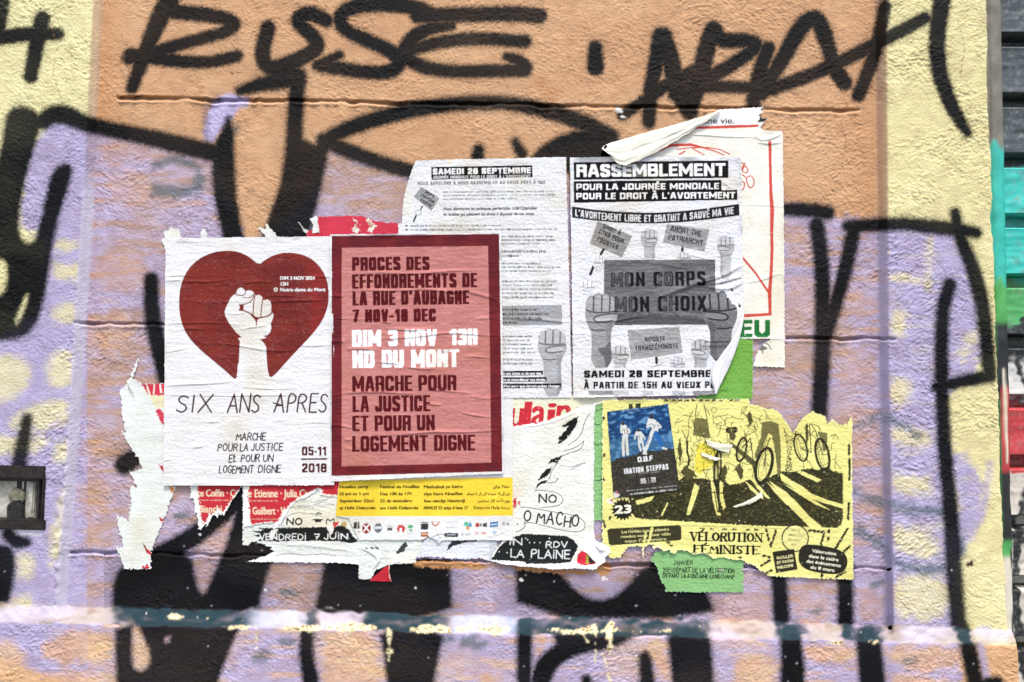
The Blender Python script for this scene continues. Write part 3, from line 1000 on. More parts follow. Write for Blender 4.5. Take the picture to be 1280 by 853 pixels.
B = poly_sd([(358, 176), (376, 172), (392, 183), (404, 182), (410, 190), (402, 225), (396, 252), (390, 275), (380, 312), (326, 312), (336, 275), (350, 238), (356, 205)], 2, B)
B = curve_sd([(404, 184, 8), (414, 169, 8), (465, 150, 9), (516, 137, 9), (567, 130, 8), (618, 127, 7), (660, 133, 8), (703, 144, 9), (740, 158, 9), (766, 170, 7)], None, B)
B = curve_sd([(404, 176, 8), (448, 194, 8), (482, 206, 8), (520, 216, 8), (600, 232, 8)], None, B)
B = poly_sd([(655, 215), (672, 186), (698, 172), (722, 163), (748, 162), (770, 170), (784, 184), (800, 215)], 2, B)
B = curve_sd([(644, 178, 4), (652, 192, 6)], None, B)
B = seg_sd([(598, 188, 6), (597, 196, 7)], None, B)
B = curve_sd([(189, 350, 8), (190, 400, 9), (203, 450, 10), (215, 500, 10)], None, B)
B = seg_sd([(156, 581, 11), (166, 574, 10)], None, B)
B = curve_sd([(34, 524, 5), (29, 552, 7), (23, 585, 8)], None, B)
B = curve_sd([(10, 668, 7), (20, 678, 8), (32, 678, 5)], None, B)
B = poly_sd([(-60, 690), (6, 680), (17, 690), (17, 722), (10, 752), (-6, 776), (-60, 780)], 2, B)
B = curve_sd([(330, 590, 10), (303, 620, 11), (268, 650, 11), (236, 676, 11), (200, 694, 11)], None, B)
B = poly_sd([(142, 730), (152, 708), (200, 684), (238, 692), (244, 735), (256, 748), (268, 720), (290, 668), (300, 610), (345, 640), (345, 690), (330, 722), (320, 770), (142, 772)], 1, B)
B = poly_sd([(410, 690), (560, 690), (562, 720), (564, 772), (393, 772), (400, 740)], 1, B)
B = poly_sd([(646, 690), (690, 700), (706, 728), (735, 752), (762, 752), (785, 735), (802, 712), (830, 700), (880, 735), (894, 772), (648, 772)], 1, B)
B = poly_sd([(146, 774), (299, 781), (288, 806), (268, 858), (262, 910), (152, 910), (146, 830)], 1, B)
B = np.maximum(B, -poly_sd([(163, 776), (172, 776), (180, 795), (191, 818), (186, 838), (172, 842), (163, 832)]))
B = np.maximum(B, -poly_sd([(204, 796), (216, 794), (212, 803), (206, 806)]))
B = curve_sd([(385, 782, 7), (382, 815, 7.5), (390, 860, 9)], None, B)
B = poly_sd([(474, 784), (554, 788), (547, 820), (540, 860), (540, 910), (487, 910), (484, 830)], 1, B)
B = curve_sd([(656, 785, 8), (655, 853, 8), (656, 900, 8)], None, B)
B = curve_sd([(672, 900, 9), (676, 838, 12), (700, 815, 11), (740, 800, 10), (786, 795, 3)], None, B)
B = poly_sd([(690, 786), (792, 790), (776, 806), (735, 816), (700, 815)], 1, B)
B = curve_sd([(733, 850, 5), (736, 880, 7)], None, B)
B = curve_sd([(806, 822, 6), (809, 850, 8), (810, 890, 8)], None, B)
B = poly_sd([(834, 786), (885, 788), (890, 830), (892, 910), (846, 910), (840, 830)], 1, B)
B = curve_sd([(972, 700, 8), (977, 772, 9)], None, B)
B = curve_sd([(1056, 700, 8), (1057, 776, 9)], None, B)
B = poly_sd([(976, 784), (998, 784), (1004, 830), (1008, 910), (974, 910), (978, 830)], 1, B)
B = poly_sd([(1070, 786), (1096, 786), (1104, 830), (1110, 910), (1078, 910), (1074, 830)], 1, B)
B = curve_sd([(975, 262, 7), (1006, 262, 8), (1034, 266, 8)], None, B)
B = curve_sd([(1021, 280, 8), (1028, 335, 8.5), (1029, 420, 9), (1024, 520, 9)], None, B)
B = curve_sd([(1068, 286, 8), (1054, 350, 8), (1032, 420, 7)], None, B)
B = seg_sd([(1061, 283, 7), (1129, 280, 7), (1188, 286, 8), (1220, 291, 6)], None, B)
B = seg_sd([(1194, 266, 5), (1197, 290, 7)], None, B)
B = curve_sd([(1200, 296, 7), (1217, 337, 8), (1230, 388, 8), (1237, 470, 7.5)], None, B)
B = seg_sd([(1236, 470, 7), (1171, 484, 6)], None, B)
B = curve_sd([(1187, 356, 7), (1177, 390, 7.5), (1177, 476, 7.5), (1180, 560, 7.5), (1189, 640, 8), (1192, 710, 8.5), (1198, 780, 8.5)], None, B)
B = curve_sd([(1200, 780, 8), (1210, 806, 8.5), (1219, 853, 9), (1226, 900, 9)], None, B)
B = seg_sd([(1224, 856, 6), (1246, 854, 7)], None, B)
LEDGE = sstep(-2, 3, Y - L_top) * (1 - sstep(-3, 2, Y - L_bot))
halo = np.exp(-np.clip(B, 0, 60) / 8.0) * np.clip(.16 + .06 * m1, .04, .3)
halo = np.maximum(halo, np.exp(-np.clip(B, 0, 80) / 24.0) * .42 * sstep(680, 705, Y) * sstep(775, 762, Y) * (X > 130) * (X < 905))  # wide dark mist below the posters: overspray and painted-in shade
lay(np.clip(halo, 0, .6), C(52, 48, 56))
ab = cover(B - 2.0, 4.4, 41, .6, .06)
lay(ab * np.clip(.98 - .015 * np.clip(m1, -1, 2), .93, .995), BLK, .56)

# ---- black: the thin tags on top
tags = {}
T = curve_sd([(222, -25, 12), (212, 0, 12), (200, 22, 11), (184, 58, 9), (174, 86, 8), (165, 110, 7)])
T = curve_sd([(212, 14, 9), (259, 19, 8.5), (289, 25, 8), (294, 33, 8), (278, 42, 7), (238, 52, 7), (192, 66, 8), (162, 72, 9)], None, T)
T = curve_sd([(162, 69, 8), (204, 74, 8), (240, 79, 7.5), (272, 77, 7), (296, 70, 7)], None, T)
T = curve_sd([(335, 36, 9), (328, 60, 9), (329, 80, 9), (342, 86, 9), (368, 77, 9), (390, 66, 9), (398, 58, 9), (392, 46, 8.5), (378, 34, 8.5), (371, 25, 8.5), (380, 17, 8.5), (396, 19, 8.5), (408, 26, 8)], None, T)
T = curve_sd([(540, 19, 9), (520, 9, 9), (482, 5, 9), (448, 7, 9), (428, 15, 8.5), (423, 29, 8), (436, 41, 8), (465, 53, 8), (492, 66, 9), (501, 78, 9), (490, 90, 8.5), (464, 92, 8), (431, 87, 8), (400, 82, 8)], None, T)
T = seg_sd([(398, 82, 7), (424, 69, 5)], None, T)
T = curve_sd([(522, 20, 9), (584, 19, 8.5), (635, 17, 9), (674, 20, 9)], None, T)
T = curve_sd([(564, 32, 6), (533, 36, 8), (513, 50, 9), (503, 68, 9)], None, T)
T = curve_sd([(514, 63, 7), (550, 52, 7.5), (597, 48, 7.5), (656, 52, 7.5)], None, T)
T = curve_sd([(505, 70, 8), (526, 84, 8), (557, 90, 7.5), (618, 89, 7.5), (656, 88, 8)], None, T)
T = curve_sd([(634, 71, 5), (650, 76, 7), (658, 84, 7)], None, T)
T = seg_sd([(744, 60, 8), (744.5, 84, 10)], None, T)
tags["tag_ruse"] = T
T = curve_sd([(827, 46, 11), (818, 89, 9), (812, 122, 8.5), (811, 152, 8)])
T = curve_sd([(829, 46, 11), (840, 81, 11), (847, 112, 11), (862, 140, 10)], None, T)
T = curve_sd([(778, 144, 6), (806, 126, 7), (833, 106, 8), (870, 88, 8)], None, T)
T = curve_sd([(892, 38, 11), (884, 55, 10), (879, 81, 11), (871, 112, 11), (862, 138, 8)], None, T)
T = curve_sd([(893, 40, 10), (902, 52, 9), (938, 50, 8), (948, 58, 8), (924, 76, 8), (880, 102, 9), (843, 118, 8)], None, T)
T = curve_sd([(840, 110, 8), (894, 108, 7), (935, 110, 7), (966, 112, 8)], None, T)
T = curve_sd([(960, 60, 8), (951, 85, 9), (944, 118, 9), (942, 128, 9)], None, T)
T = curve_sd([(950, 118, 9), (975, 80, 9), (1000, 34, 10), (1016, 22, 10), (1025, 28, 10), (1036, 61, 9), (1044, 89, 9.5), (1056, 104, 9)], None, T)
T = curve_sd([(956, 114, 8), (1004, 98, 8), (1052, 77, 8), (1105, 50, 8), (1156, 23, 7)], None, T)
T = curve_sd([(1106, 8, 7), (1099, 45, 8), (1089, 81, 8), (1073, 119, 8)], None, T)
tags["tag_ariak"] = T
T = curve_sd([(1184, -30, 11), (1177, 5, 10), (1171, 41, 9.5), (1172, 81, 9.5), (1184, 122, 9), (1199, 150, 7), (1209, 166, 5)])
tags["spray_arc"] = T
T = seg_sd([(-60, 50, 8), (0, 47, 8.5), (34, 43, 8.5), (72, 43, 7)])
T = seg_sd([(53, 24, 9), (47, 51, 9), (38, 96, 8)], None, T)
T = seg_sd([(4, -12, 9), (-3, 42, 9)], None, T)
tags["tag_four"] = T
for i, (k, T) in enumerate(tags.items()):
    lay(np.exp(-np.clip(T, 0, 60) / 6.0) * .14, C(60, 52, 48))
    al = cover(T - 1.4, 3.4, 50 + i, .6, .06)
    lay(al * np.clip(.975 - .015 * np.clip(m1, -1, 2), .93, .99), BLK, .58)
    tags[k] = al

# ---- ledge: thinner, weathered paint, sky reflection painted teal, chips down to the cream coat
_lx = X + 4 * m2 + (Y - L_top) * np.where(X > 900, -.2, .1)
ledge_black = np.zeros_like(X)
for a_, b_, w_ in ((144, 322, 14), (377, 398, 8), (452, 566, 16), (640, 892, 12), (968, 1004, 6), (1048, 1102, 7), (1192, 1212, 5)):
    ledge_black = np.maximum(ledge_black, sstep(a_ - w_, a_ + w_, _lx) * sstep(b_ + w_, b_ - w_, _lx))
_w = 1.6 * m2 + 1.2 * chip_n
LEDGE = sstep(-4, 2, Y - L_top + _w) * (1 - sstep(-2, 1.2, Y - L_bot + _w * .6))
lay(LEDGE * ledge_black * np.clip(.9 + .10 * m2, .5, 1), C(40, 62, 70), .5)
lay(LEDGE * (1 - ledge_black) * .8, C(186, 174, 160))
lay(LEDGE * (1 - ledge_black) * np.clip(.3 * m2 + .3 * m3 - .05, 0, .5), C(140, 114, 90))
lay(LEDGE * (1 - ledge_black) * sstep(.2, 1.2, m1) * .5, C(214, 206, 234))
lay(LEDGE * sstep(300, 330, X) * sstep(400, 350, X) * .45, C(186, 200, 226))
lay(LEDGE * sstep(560, 570, X) * sstep(650, 640, X) * .6, C(190, 200, 228))
chip = np.full(X.shape, 1e3)
for x0, x1, yo, r in ((288, 322, 17, 3), (352, 372, 17, 2), (372, 402, 18, 5), (410, 470, 14, 6), (515, 560, 14, 6), (572, 595, 13, 3), (596, 640, 13, 4), (680, 698, 11, 2), (702, 752, 13, 3),
                      (756, 772, 10, 3), (210, 232, 6, 3), (252, 262, 6, 1.5), (800, 806, 12, 1.2), (826, 838, 10, 1.4), (1086, 1094, 16, 1.6), (1034, 1050, 20, 2)):
    y = 760 + (x0 + x1) * .5 * .023 + yo
    chip = seg_sd([(x0, y, r * .4), ((x0 + x1) / 2, y, r), (x1, y, r * .4)], None, chip)
for pts in ([(726, 789, 1.8), (732, 798, 1.6), (735, 803, 1)], [(744, 786, 2.2), (744, 800, 1.6), (744, 830, .9)], [(762, 784, 4.5), (763, 800, 3.2), (763, 815, 2.5), (762, 818, 1)],
            [(486, 786, 2.5), (487, 806, 2.2), (486, 826, 1)], [(321, 784, .8), (320, 812, .6)], [(754, 818, .9), (760, 840, 1.6), (763, 853, 1.4)]):
    chip = seg_sd(pts, None, chip)
chm = (noisy(chip + 1.3 * m2, 62, .8) < 0).astype(float)
chm = blur(chm, .7)
lay(chm, C(240, 226, 180), .9)
lay(chm * sstep(.6, 1.4, fnoise(NY, NX, 4, 3, 63)), C(150, 125, 80), .9)
lay(cover(poly_sd([(516, 700), (560, 701), (598, 703), (614, 712), (560, 711), (516, 708)], 1), 1.5, 64) , C(205, 150, 100))
lay(cover(poly_sd([(640, 706), (700, 712), (745, 714), (742, 719), (680, 716), (640, 712)], 1), 1.5, 65), C(196, 140, 92))
lay(cover(poly_sd([(745, 702), (763, 704), (764, 716), (754, 722), (744, 716)], 1), 2.0, 66), C(205, 150, 100))
# white flecks of torn paper and plaster stuck on the paint, dirt
fl = (fnoise(NY, NX, 2.4, 2.4, 67) > 3.35) & (ab > .5) & (Y > 560)
lay(blur(fl.astype(float), .6) * 1.6 * FINE.clip(0, 1) * .8, C(225, 228, 232))
for x, y, r in ((757, 723, 2.4), (653, 725, 1.6), (694, 727, 1), (775, 138, 3), (780, 146, 2), (332, 737, .8), (311, 681, 1.2), (250, 668, 1.5), (520, 735, 1), (560, 720, 1)):
    lay(cover(seg_sd([(x - r, y, r), (x + r * .6, y + r * .6, r * .6)]), .8, 68, .5), C(240, 238, 230))
rust = cover(seg_sd([(676, 105, 8), (690, 120, 6), (700, 112, 3)]), 9, 70, 3) * .35
lay(rust, C(190, 110, 50))
lay(cover(seg_sd([(1211, 706, 3), (1214, 704, 3)]), 2, 71), C(60, 40, 36))
for p in ([(150, 40), (158, 58), (155, 76), (164, 96)], [(930, 200), (942, 226), (938, 250), (950, 268)], [(1050, 150), (1058, 176), (1052, 204), (1060, 230)], [(1130, 520), (1142, 548), (1136, 575)], [(560, 96), (588, 104), (612, 101), (640, 110)],
          [(60, 20), (72, 60), (66, 92), (78, 130)], [(1196, 20), (1206, 60), (1200, 96)], [(905, 742), (918, 752), (914, 770)]):
    cracks = seg_sd([(x, y, .12) for x, y in p], None, cracks)
lay((noisy(cracks, 74, .5) < .35) * .5, C(120, 88, 62))
spl = (fnoise(NY, NX, 5, 4, 75) > 3.2) & (ab < .3) & (Y > 250)
lay(blur(spl.astype(float), .6) * .7, C(236, 214, 178))
lay(cover(curve_sd([(130, 800, .6), (150, 803, .6)]), 1, 72) * .4, C(120, 90, 60))
lay(cover(seg_sd([(287, 92, .6), (302, 91, .7)]), .9, 73) * .8, C(110, 80, 50))

# ---- world positions; beyond the corner the wall turns straight back into the shutter opening
cx = np.broadcast_to(corner, X.shape)
past = X > cx
Xc = np.minimum(X, cx)
hc = np.where(past, np.maximum(macro, H_PIL), macro)
P = W(Xc, Y, hc)
P[..., 1] = -Ht
rad = np.clip((cx - X) / 5.0, 0, 1)
P[..., 1] += 0.004 * (1 - rad) ** 2
back = np.clip((X - cx) / 14.0, 0, 1)
P[..., 1] = np.where(past, P[..., 1] * (1 - back) + 0.20 * back, P[..., 1])
P[..., 2] = np.maximum(P[..., 2], GROUND_Z)
N = grid_normals(P)
m_past = past & (np.gradient(P[..., 0], axis=1) < 1e-4)
N[m_past] = (1, 0, 0)
rgba = np.concatenate([np.clip(pig, .004, .85), rough[..., None]], -1)
reg = np.zeros(X.shape, np.int16)
reg[X < L_in - 7] = 1
reg[X > (R_in + R_out) / 2] = 2
reg[Y > L_top + 2] = 3
names = {0: "recessed_panel", 1: "pilaster", 2: "pilaster", 3: "plinth"}
gl = {4: ("tag_ruse", "spray_tag", "black spray tag spelling RUSE and a dot"), 5: ("tag_ariak", "spray_tag", "black spray tag of spiky letters beside the yellow pilaster"),
      6: ("spray_arc", "spray_arc", "black sprayed arc on the yellow pilaster"), 7: ("tag_four", "spray_tag", "black sprayed mark like a four at the top left")}
reg[(ab > .5) & (Y <= L_top + 2)] = 8
reg[(ab > .5) & (Y > L_bot)] = 9
for i, (k, _, _) in gl.items():
    reg[tags[k] > .5] = i
wall = empty("painted_wall", (0.0, 0.0, 0.0))
tag(wall, "ochre and yellow rendered wall with pilasters, covered in black and lilac graffiti", "wall")
bpy.context.view_layer.update()
fr = reg[:-1, :-1]
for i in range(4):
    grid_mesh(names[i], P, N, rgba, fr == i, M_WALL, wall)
for i, (k, nm, lb) in gl.items():
    o = grid_mesh(nm, P, N, rgba, fr == i, M_WALL, wall)
    o["label"] = lb
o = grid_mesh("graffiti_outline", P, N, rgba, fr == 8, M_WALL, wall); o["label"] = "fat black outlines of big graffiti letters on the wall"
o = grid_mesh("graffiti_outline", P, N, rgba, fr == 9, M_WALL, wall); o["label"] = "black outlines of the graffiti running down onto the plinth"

# ================================================================== shutter to the right of the wall
def bx(bm, a, b, bev=0.0):
    vs = bmesh.ops.create_cube(bm, size=1.0)["verts"]
    c, d = (Vector(a) + Vector(b)) / 2, Vector(b) - Vector(a)
    for v in vs:
        v.co = Vector((v.co.x * d.x, v.co.y * d.y, v.co.z * d.z)) + c
    if bev:
        es = list({e for v in vs for e in v.link_edges})
        bmesh.ops.bevel(bm, geom=es, offset=bev, segments=2, affect='EDGES')


def bm_obj(name, bm, mat, parent=None, smooth=False):
    me = bpy.data.meshes.new(name)
    bmesh.ops.recalc_face_normals(bm, faces=bm.faces)
    bm.to_mesh(me); bm.free()
    me.materials.append(mat)
    if smooth:
        for p in me.polygons: p.use_smooth = True
    o = bpy.data.objects.new(name, me); COL.objects.link(o)
    if parent is not None:
        o.parent = parent
        o.matrix_parent_inverse = parent.matrix_world.inverted()
    return o


def shutter_paint(x, y, seed):
    ny, nx = x.shape
    n = fnoise(ny, nx, 10, 8, seed); n2 = fnoise(ny, nx, 3, 3, seed + 1)
    c = np.empty(x.shape + (3,)); c[:] = C(68, 78, 79)
    def put(a, q):
        nonlocal c
        c = c * (1 - a[..., None]) + np.asarray(q) * a[..., None]
    yy = y + 3 * n
    put(sstep(202, 207, yy) , C(52, 200, 186))
    put(sstep(348, 356, yy), C(84, 176, 100))
    put(sstep(405, 412, yy), C(40, 44, 46))
    put(sstep(452, 460, yy) * sstep(502, 495, yy), C(228, 226, 220))
    put(sstep(500, 505, yy), C(196, 62, 66))
    put(sstep(590, 596, yy), C(222, 214, 200))
    put(sstep(740, 752, yy), C(214, 206, 190))
    d = np.abs(np.hypot((x - 1292) / 26, (y - 730) / 110) - 1) * 26
    put(sstep(7, 4, d + n), C(30, 34, 36))
    d = np.abs(np.hypot((x - 1290) / 22, (y - 440) / 42) - 1) * 22
    put(sstep(5, 3, d + n), C(26, 30, 32))
    put(sstep(8, 4, np.abs(y - 668 - .4 * (x - 1262)) + n), C(30, 34, 36))
    put(np.clip(.1 * n2 + .06 * n, 0, .4), C(190, 190, 185))
    put(np.clip(.15 * n - .1, 0, .3), C(60, 55, 45))
    return np.clip(c, .004, .85)


def plain_box(bm, a, b):
    vs = bmesh.ops.create_cube(bm, size=1.0)["verts"]
    c, d = (Vector(a) + Vector(b)) / 2, Vector(b) - Vector(a)
    for v in vs:
        v.co = Vector((v.co.x * d.x, v.co.y * d.y, v.co.z * d.z)) + c


bm = bmesh.new()
_r, _t = W(1750, 400, 0)[0], W(640, -940, 0)[2]
plain_box(bm, (_r, -0.012, 0), (_r + 1.6, 0.30, _t))
plain_box(bm, (W(-3190, 400, 0)[0], 0.22, 0), (_r, 0.34, _t - .01))
bm_obj("pier", bm, solid_mat("yellow_render", C(236, 226, 160), .85, var=.08, scale=60, bump=.002), wall)
shutter = empty("roller_shutter", tuple(W(1330, y_ground, -0.10)))
tag(shutter, "graffitied roller shutter at the right edge, slate grey, turquoise and red slats", "shutter")
bpy.context.view_layer.update()
SX = np.concatenate([np.arange(1248, 1292, 1.3), np.arange(1292, 1760, 9.0)])
pitch = 75.0
for k in range(-9, 20):
    y0 = 59 + pitch * k - pitch
    n = 58
    prof = np.linspace(0, 1, n)
    ys = y0 + prof * pitch
    hh = np.where(prof < .80, -0.075 - 0.004 * np.cos((prof / .80 - .5) * 2.6), -0.112)
    hh = np.where(prof < .03, -0.075 - 0.02 * (1 - prof / .03), hh)
    xg, yg = np.meshgrid(SX, ys)
    hg = np.repeat(hh[:, None], len(SX), 1)
    Pg = W(xg, yg, -0.085); Pg[..., 1] = -hg + 0.0004 * fnoise(*xg.shape, 30, 8, 300 + k)
    if Pg[-1, 0, 2] < 0:
        continue
    col = np.concatenate([shutter_paint(xg, yg, 500 + 2 * k), np.full(xg.shape + (1,), .42)], -1)
    grid_mesh("slat", Pg, grid_normals(Pg), col, np.ones((n - 1, len(SX) - 1), bool), M_METAL, shutter)
RX = np.array([1215, 1238, 1240.5, 1243, 1246, 1249, 1252, 1254.5, 1257, 1259.5, 1261])
ys = np.concatenate([np.arange(-900, -20, 20.0), np.arange(-20, 880, 1.4), np.arange(880, 1480, 20.0)])
xg, yg = np.meshgrid(RX, ys)
xg = xg + (yg - 300) * 0.020
prof = np.array([-.05, -.045, -.042, -.040, -.040, -.040, -.041, -.042, -.045, -.06, -.11])
Pg = W(xg, yg, -0.045); Pg[..., 1] = -prof[None, :] + 0.0006 * fnoise(*xg.shape, 6, 20, 77)
Pg[..., 2] = np.maximum(Pg[..., 2], 0)
c = np.empty(xg.shape + (3,)); c[:] = C(126, 121, 108)
nn = fnoise(*xg.shape, 4, 30, 78); n2 = fnoise(*xg.shape, 3, 5, 79)
def rput(a, q):
    global c
    c = c * (1 - a[..., None]) + np.asarray(q) * a[..., None]
rput(np.clip(.35 * nn + .2 * n2, 0, .7), C(112, 104, 90))
rput(sstep(178, 190, yg + 4 * nn), C(50, 190, 172))
rput(sstep(340, 358, yg + 4 * nn), C(88, 178, 92))
rput(sstep(400, 470, yg + 10 * nn) * sstep(700, 640, yg), C(48, 110, 64))
kk = 1249 + (yg - 300) * .02
rput(sstep(12, 9, np.abs(xg - kk - 2)) * sstep(398, 410, yg) * sstep(505, 490, yg), C(28, 30, 32))
rput(sstep(-6, -4, xg - kk - 0) * sstep(478, 490, yg) * sstep(640, 620, yg), C(186, 58, 60))
rput(sstep(2.2, 1.2, np.abs(xg - kk - 1 - (yg - 460) * .01)) * sstep(458, 464, yg) * sstep(582, 576, yg), C(236, 226, 200))
rput(sstep(585, 595, yg) * sstep(680, 670, yg) * sstep(10, 7, np.abs(xg - kk - 3)), C(28, 30, 32))
rput(sstep(690, 702, yg), C(226, 218, 202))
rput(sstep(4.2, 2.8, np.abs(xg - 1262 - 6 * np.cos((yg - 745) / 45))) * sstep(680, 690, yg), C(30, 32, 34))
col = np.concatenate([np.clip(c, .004, .85), np.full(xg.shape + (1,), .5)], -1)
grid_mesh("guide_rail", Pg, grid_normals(Pg), col, np.ones((len(ys) - 1, len(RX) - 1), bool), M_METAL, shutter)

# ================================================================== metal wall box at the left edge
hb = empty("metal_hatch", tuple(W(5, 655, 0.0)))
tag(hb, "rusty dark metal hatch with a pale latch plate, set into the left pilaster", "hatch")
bpy.context.view_layer.update()
M_RUST = solid_mat("rusty_iron", C(24, 20, 19), 0.6, 0.2, .5, 120, .0012, C(58, 44, 36))
M_DARK = solid_mat("blackened_iron", C(34, 33, 33), 0.55, 0.2, .4, 150, .0006, C(58, 54, 50))
M_PLATE = solid_mat("worn_grey_plate", C(186, 180, 164), 0.5, 0.15, .3, 70, .0006, C(226, 220, 204))
M_LATCH = solid_mat("olive_latch", C(118, 116, 92), 0.5, 0.1, .3, 90, .0006, C(150, 148, 122))


def bxp(bm, x0, y0, x1, y1, h0, h1, bev=0.0008):
    hm = (h0 + h1) / 2
    a, b = W(x0, y1, h1), W(x1, y0, h1)
    bx(bm, (a[0], -h1, a[2]), (b[0], -h0, b[2]), bev)


bm = bmesh.new()
for q in ((-52, 583, 56, 597), (-52, 651, 56, 661), (50, 597, 56, 651), (-52, 597, -45, 651)):
    bxp(bm, *q, -0.006, 0.0245, .0015)
bm_obj("frame", bm, M_RUST, hb)
bm = bmesh.new()
for q in ((-45, 597, 50, 600.5), (-45, 649, 50, 651), (45.5, 600.5, 50, 649)):
    bxp(bm, *q, -0.008, 0.017, .0008)
bm_obj("inner_frame", bm, M_DARK, hb)
bm = bmesh.new(); bxp(bm, -45, 600.5, 45.5, 649, -0.009, 0.0075, .0008); pl = bm_obj("latch_plate", bm, M_PLATE, hb)
bm = bmesh.new(); bxp(bm, 33, 603, 43, 647, 0.0075, 0.012, .002); bm_obj("plate_rib", bm, M_PLATE, pl)
bm = bmesh.new(); bxp(bm, 27.5, 601, 33, 648, 0.007, 0.0082, .0004); bxp(bm, 20, 600.8, 28, 618, 0.007, 0.0079, .0004); bm_obj("slot", bm, M_DARK, pl)
bm = bmesh.new()
o2 = [(11, 626.5), (9.5, 618), (13, 612.5), (18, 609.5), (25, 611.5), (29.5, 616), (29, 626.5)]
vs = [bm.verts.new(W(x, y, .0145)) for x, y in o2]
f = bm.faces.new(vs)
e = bmesh.ops.extrude_face_region(bm, geom=[f])
for v in e["geom"]:
    if isinstance(v, bmesh.types.BMVert): v.co.y += 0.009
bmesh.ops.bevel(bm, geom=list(bm.edges), offset=.0012, segments=2, affect='EDGES')
bm_obj("latch", bm, M_LATCH, hb)
bm = bmesh.new()
o2 = [(8, 650)] + [(8 + 20 * (1 - math.cos(t)) / 2, 636 - 9 * math.sin(t)) for t in np.linspace(0, math.pi, 14)] + [(28, 650)]
vs = [bm.verts.new(W(x, y, .0165)) for x, y in o2]
f = bm.faces.new(vs)
e = bmesh.ops.extrude_face_region(bm, geom=[f])
for v in e["geom"]:
    if isinstance(v, bmesh.types.BMVert): v.co.y += 0.0075
bmesh.ops.bevel(bm, geom=list(bm.edges), offset=.0012, segments=2, affect='EDGES')
bm_obj("knob", bm, M_DARK, hb)
# ================================================================== paper on the wall, lowest layer first (heights in metres above the panel)
OFF = C(238, 240, 232)
CREAM = C(244, 241, 226)
CORE = C(232, 236, 226)
RED = C(206, 48, 62)
MAROON = C(112, 34, 38)
WALLGROUP = "posters pasted on the wall"

# ---- scraps of an old sheet sticking out above the heart poster
for p, lb in (([(206, 312), (201, 300), (206, 296), (203, 290), (210, 287), (213, 283), (219, 286), (224, 285), (227, 296), (230, 312)], "broadest ragged white scrap, above the top left corner of the heart poster"),
              ([(250, 310), (250, 290), (253, 285), (258, 288), (261, 300), (263, 310)], "narrow white scrap poking up above the left lobe of the red heart"),
              ([(338, 310), (330, 294), (322, 286), (325, 283), (331, 287), (332, 278), (338, 284), (346, 293), (352, 310)], "streaky white scrap slanting over the black paint above the heart"),
              ([(374, 281), (371, 277), (374, 277), (380, 285), (391, 291), (388, 296), (379, 290)], "thin white sliver left of the red strip of paper"),
              ([(386, 273), (397, 268), (397, 274), (400, 291), (390, 292), (391, 281)], "cream torn scrap stuck over the left end of the red strip")):
    p = np.array(p, float)
    s = Sheet(p[:, 0].min() - 4, p[:, 1].min() - 4, p[:, 0].max() + 4, p[:, 1].max() + 4, OFF, seed=2)
    s.outline(p, .4, 3)
    s.build("torn_paper", lb, "torn paper", .0013 if p[0, 0] != 386 else .0020, "white paper scraps above the heart poster")

# ---- red sheet peeping out above the maroon poster
s = Sheet(378, 264, 502, 315, C(214, 62, 82), seed=3)
s.outline([(386, 312), (382, 292), (386, 287), (396, 288), (397, 270.5), (430, 269.5), (452, 269.5), (470, 276), (484, 278), (499, 278.5), (499, 312)], .25, 4)
for p in ([(441, 273), (446, 276), (447, 283), (450, 289), (445, 291), (440, 286), (446, 281)], [(456, 272), (462, 271), (464, 278), (470, 283), (464, 290), (458, 292), (462, 284)]):
    m = s.polymask(p, 1.3, 3)
    s.put(m, CREAM)
    s.put(s.polymask(np.array(p) * .45 + np.mean(p, 0) * .55, .6, 2), C(190, 160, 130))
s.fringe(.35, C(235, 200, 190), .7)
s.build("torn_poster", "strip of bright red paper showing above the maroon poster", "poster", .0013, WALLGROUP)

# ---- pale torn remnant at the far left
s = Sheet(138, 440, 230, 720, C(234, 238, 231), seed=4)
s.outline([(172.8, 446.6), (174.5, 448), (171.5, 459.7), (166, 473), (179, 478.7), (215, 479), (217, 607), (219.7, 609), (210.5, 636.7), (195.7, 672.8), (189.5, 689), (189, 712.5), (154.8, 711.5), (153, 705), (150, 699),
           (143, 682.6), (153, 684), (151.5, 672.8), (147, 660), (144.5, 641), (153, 646.6), (159.7, 650), (163, 623.6), (161.5, 610), (166, 606), (171, 610), (161, 591), (168, 587), (177.7, 586), (171, 571), (159.7, 554.8),
           (147, 532), (153, 538), (156.4, 541.6), (151.5, 515.4), (151.5, 499), (148, 490.8), (158, 478)], .7, 2.2)
for p in ([(177, 479.5), (217, 479.5), (217, 495), (186, 495)],):
    s.poly(p, C(214, 56, 76), "lettering", rag=.5)
s.poly([(186, 494), (217, 494), (217, 511), (194, 510)], C(238, 230, 190), None, rag=.5)
for p in ([(182, 480), (184, 480), (189, 495), (186, 495)], [(192, 480), (194, 480), (193, 494), (191, 494)], [(199, 480), (201, 480), (203, 491), (200, 492)]):
    s.poly(p, C(240, 228, 214))
s.poly([(194, 512), (199, 511), (207, 518), (207, 532), (201, 528)], C(214, 70, 88), "lettering", rag=.5)
for p in ([(198, 581), (204, 583), (204, 591)], [(199, 646), (203, 649), (207, 644), (207, 650), (203, 653), (200, 651)], [(177, 677), (183, 685), (189, 692), (188, 696), (183, 690)],
          [(176, 711), (179, 707), (181, 709), (184, 704), (186, 709), (188, 708), (188, 712.4)]):
    s.poly(p, C(196, 48, 62), "lettering", rag=.3)
s.poly([(178, 678), (182, 683), (184, 690)], C(40, 30, 32))
s.poly([(211, 609), (216, 607), (218, 612), (214, 617)], C(226, 150, 90), rag=.5)
s.poly([(159, 481), (166, 489), (169, 502), (166, 495), (160, 487)], C(190, 196, 190))
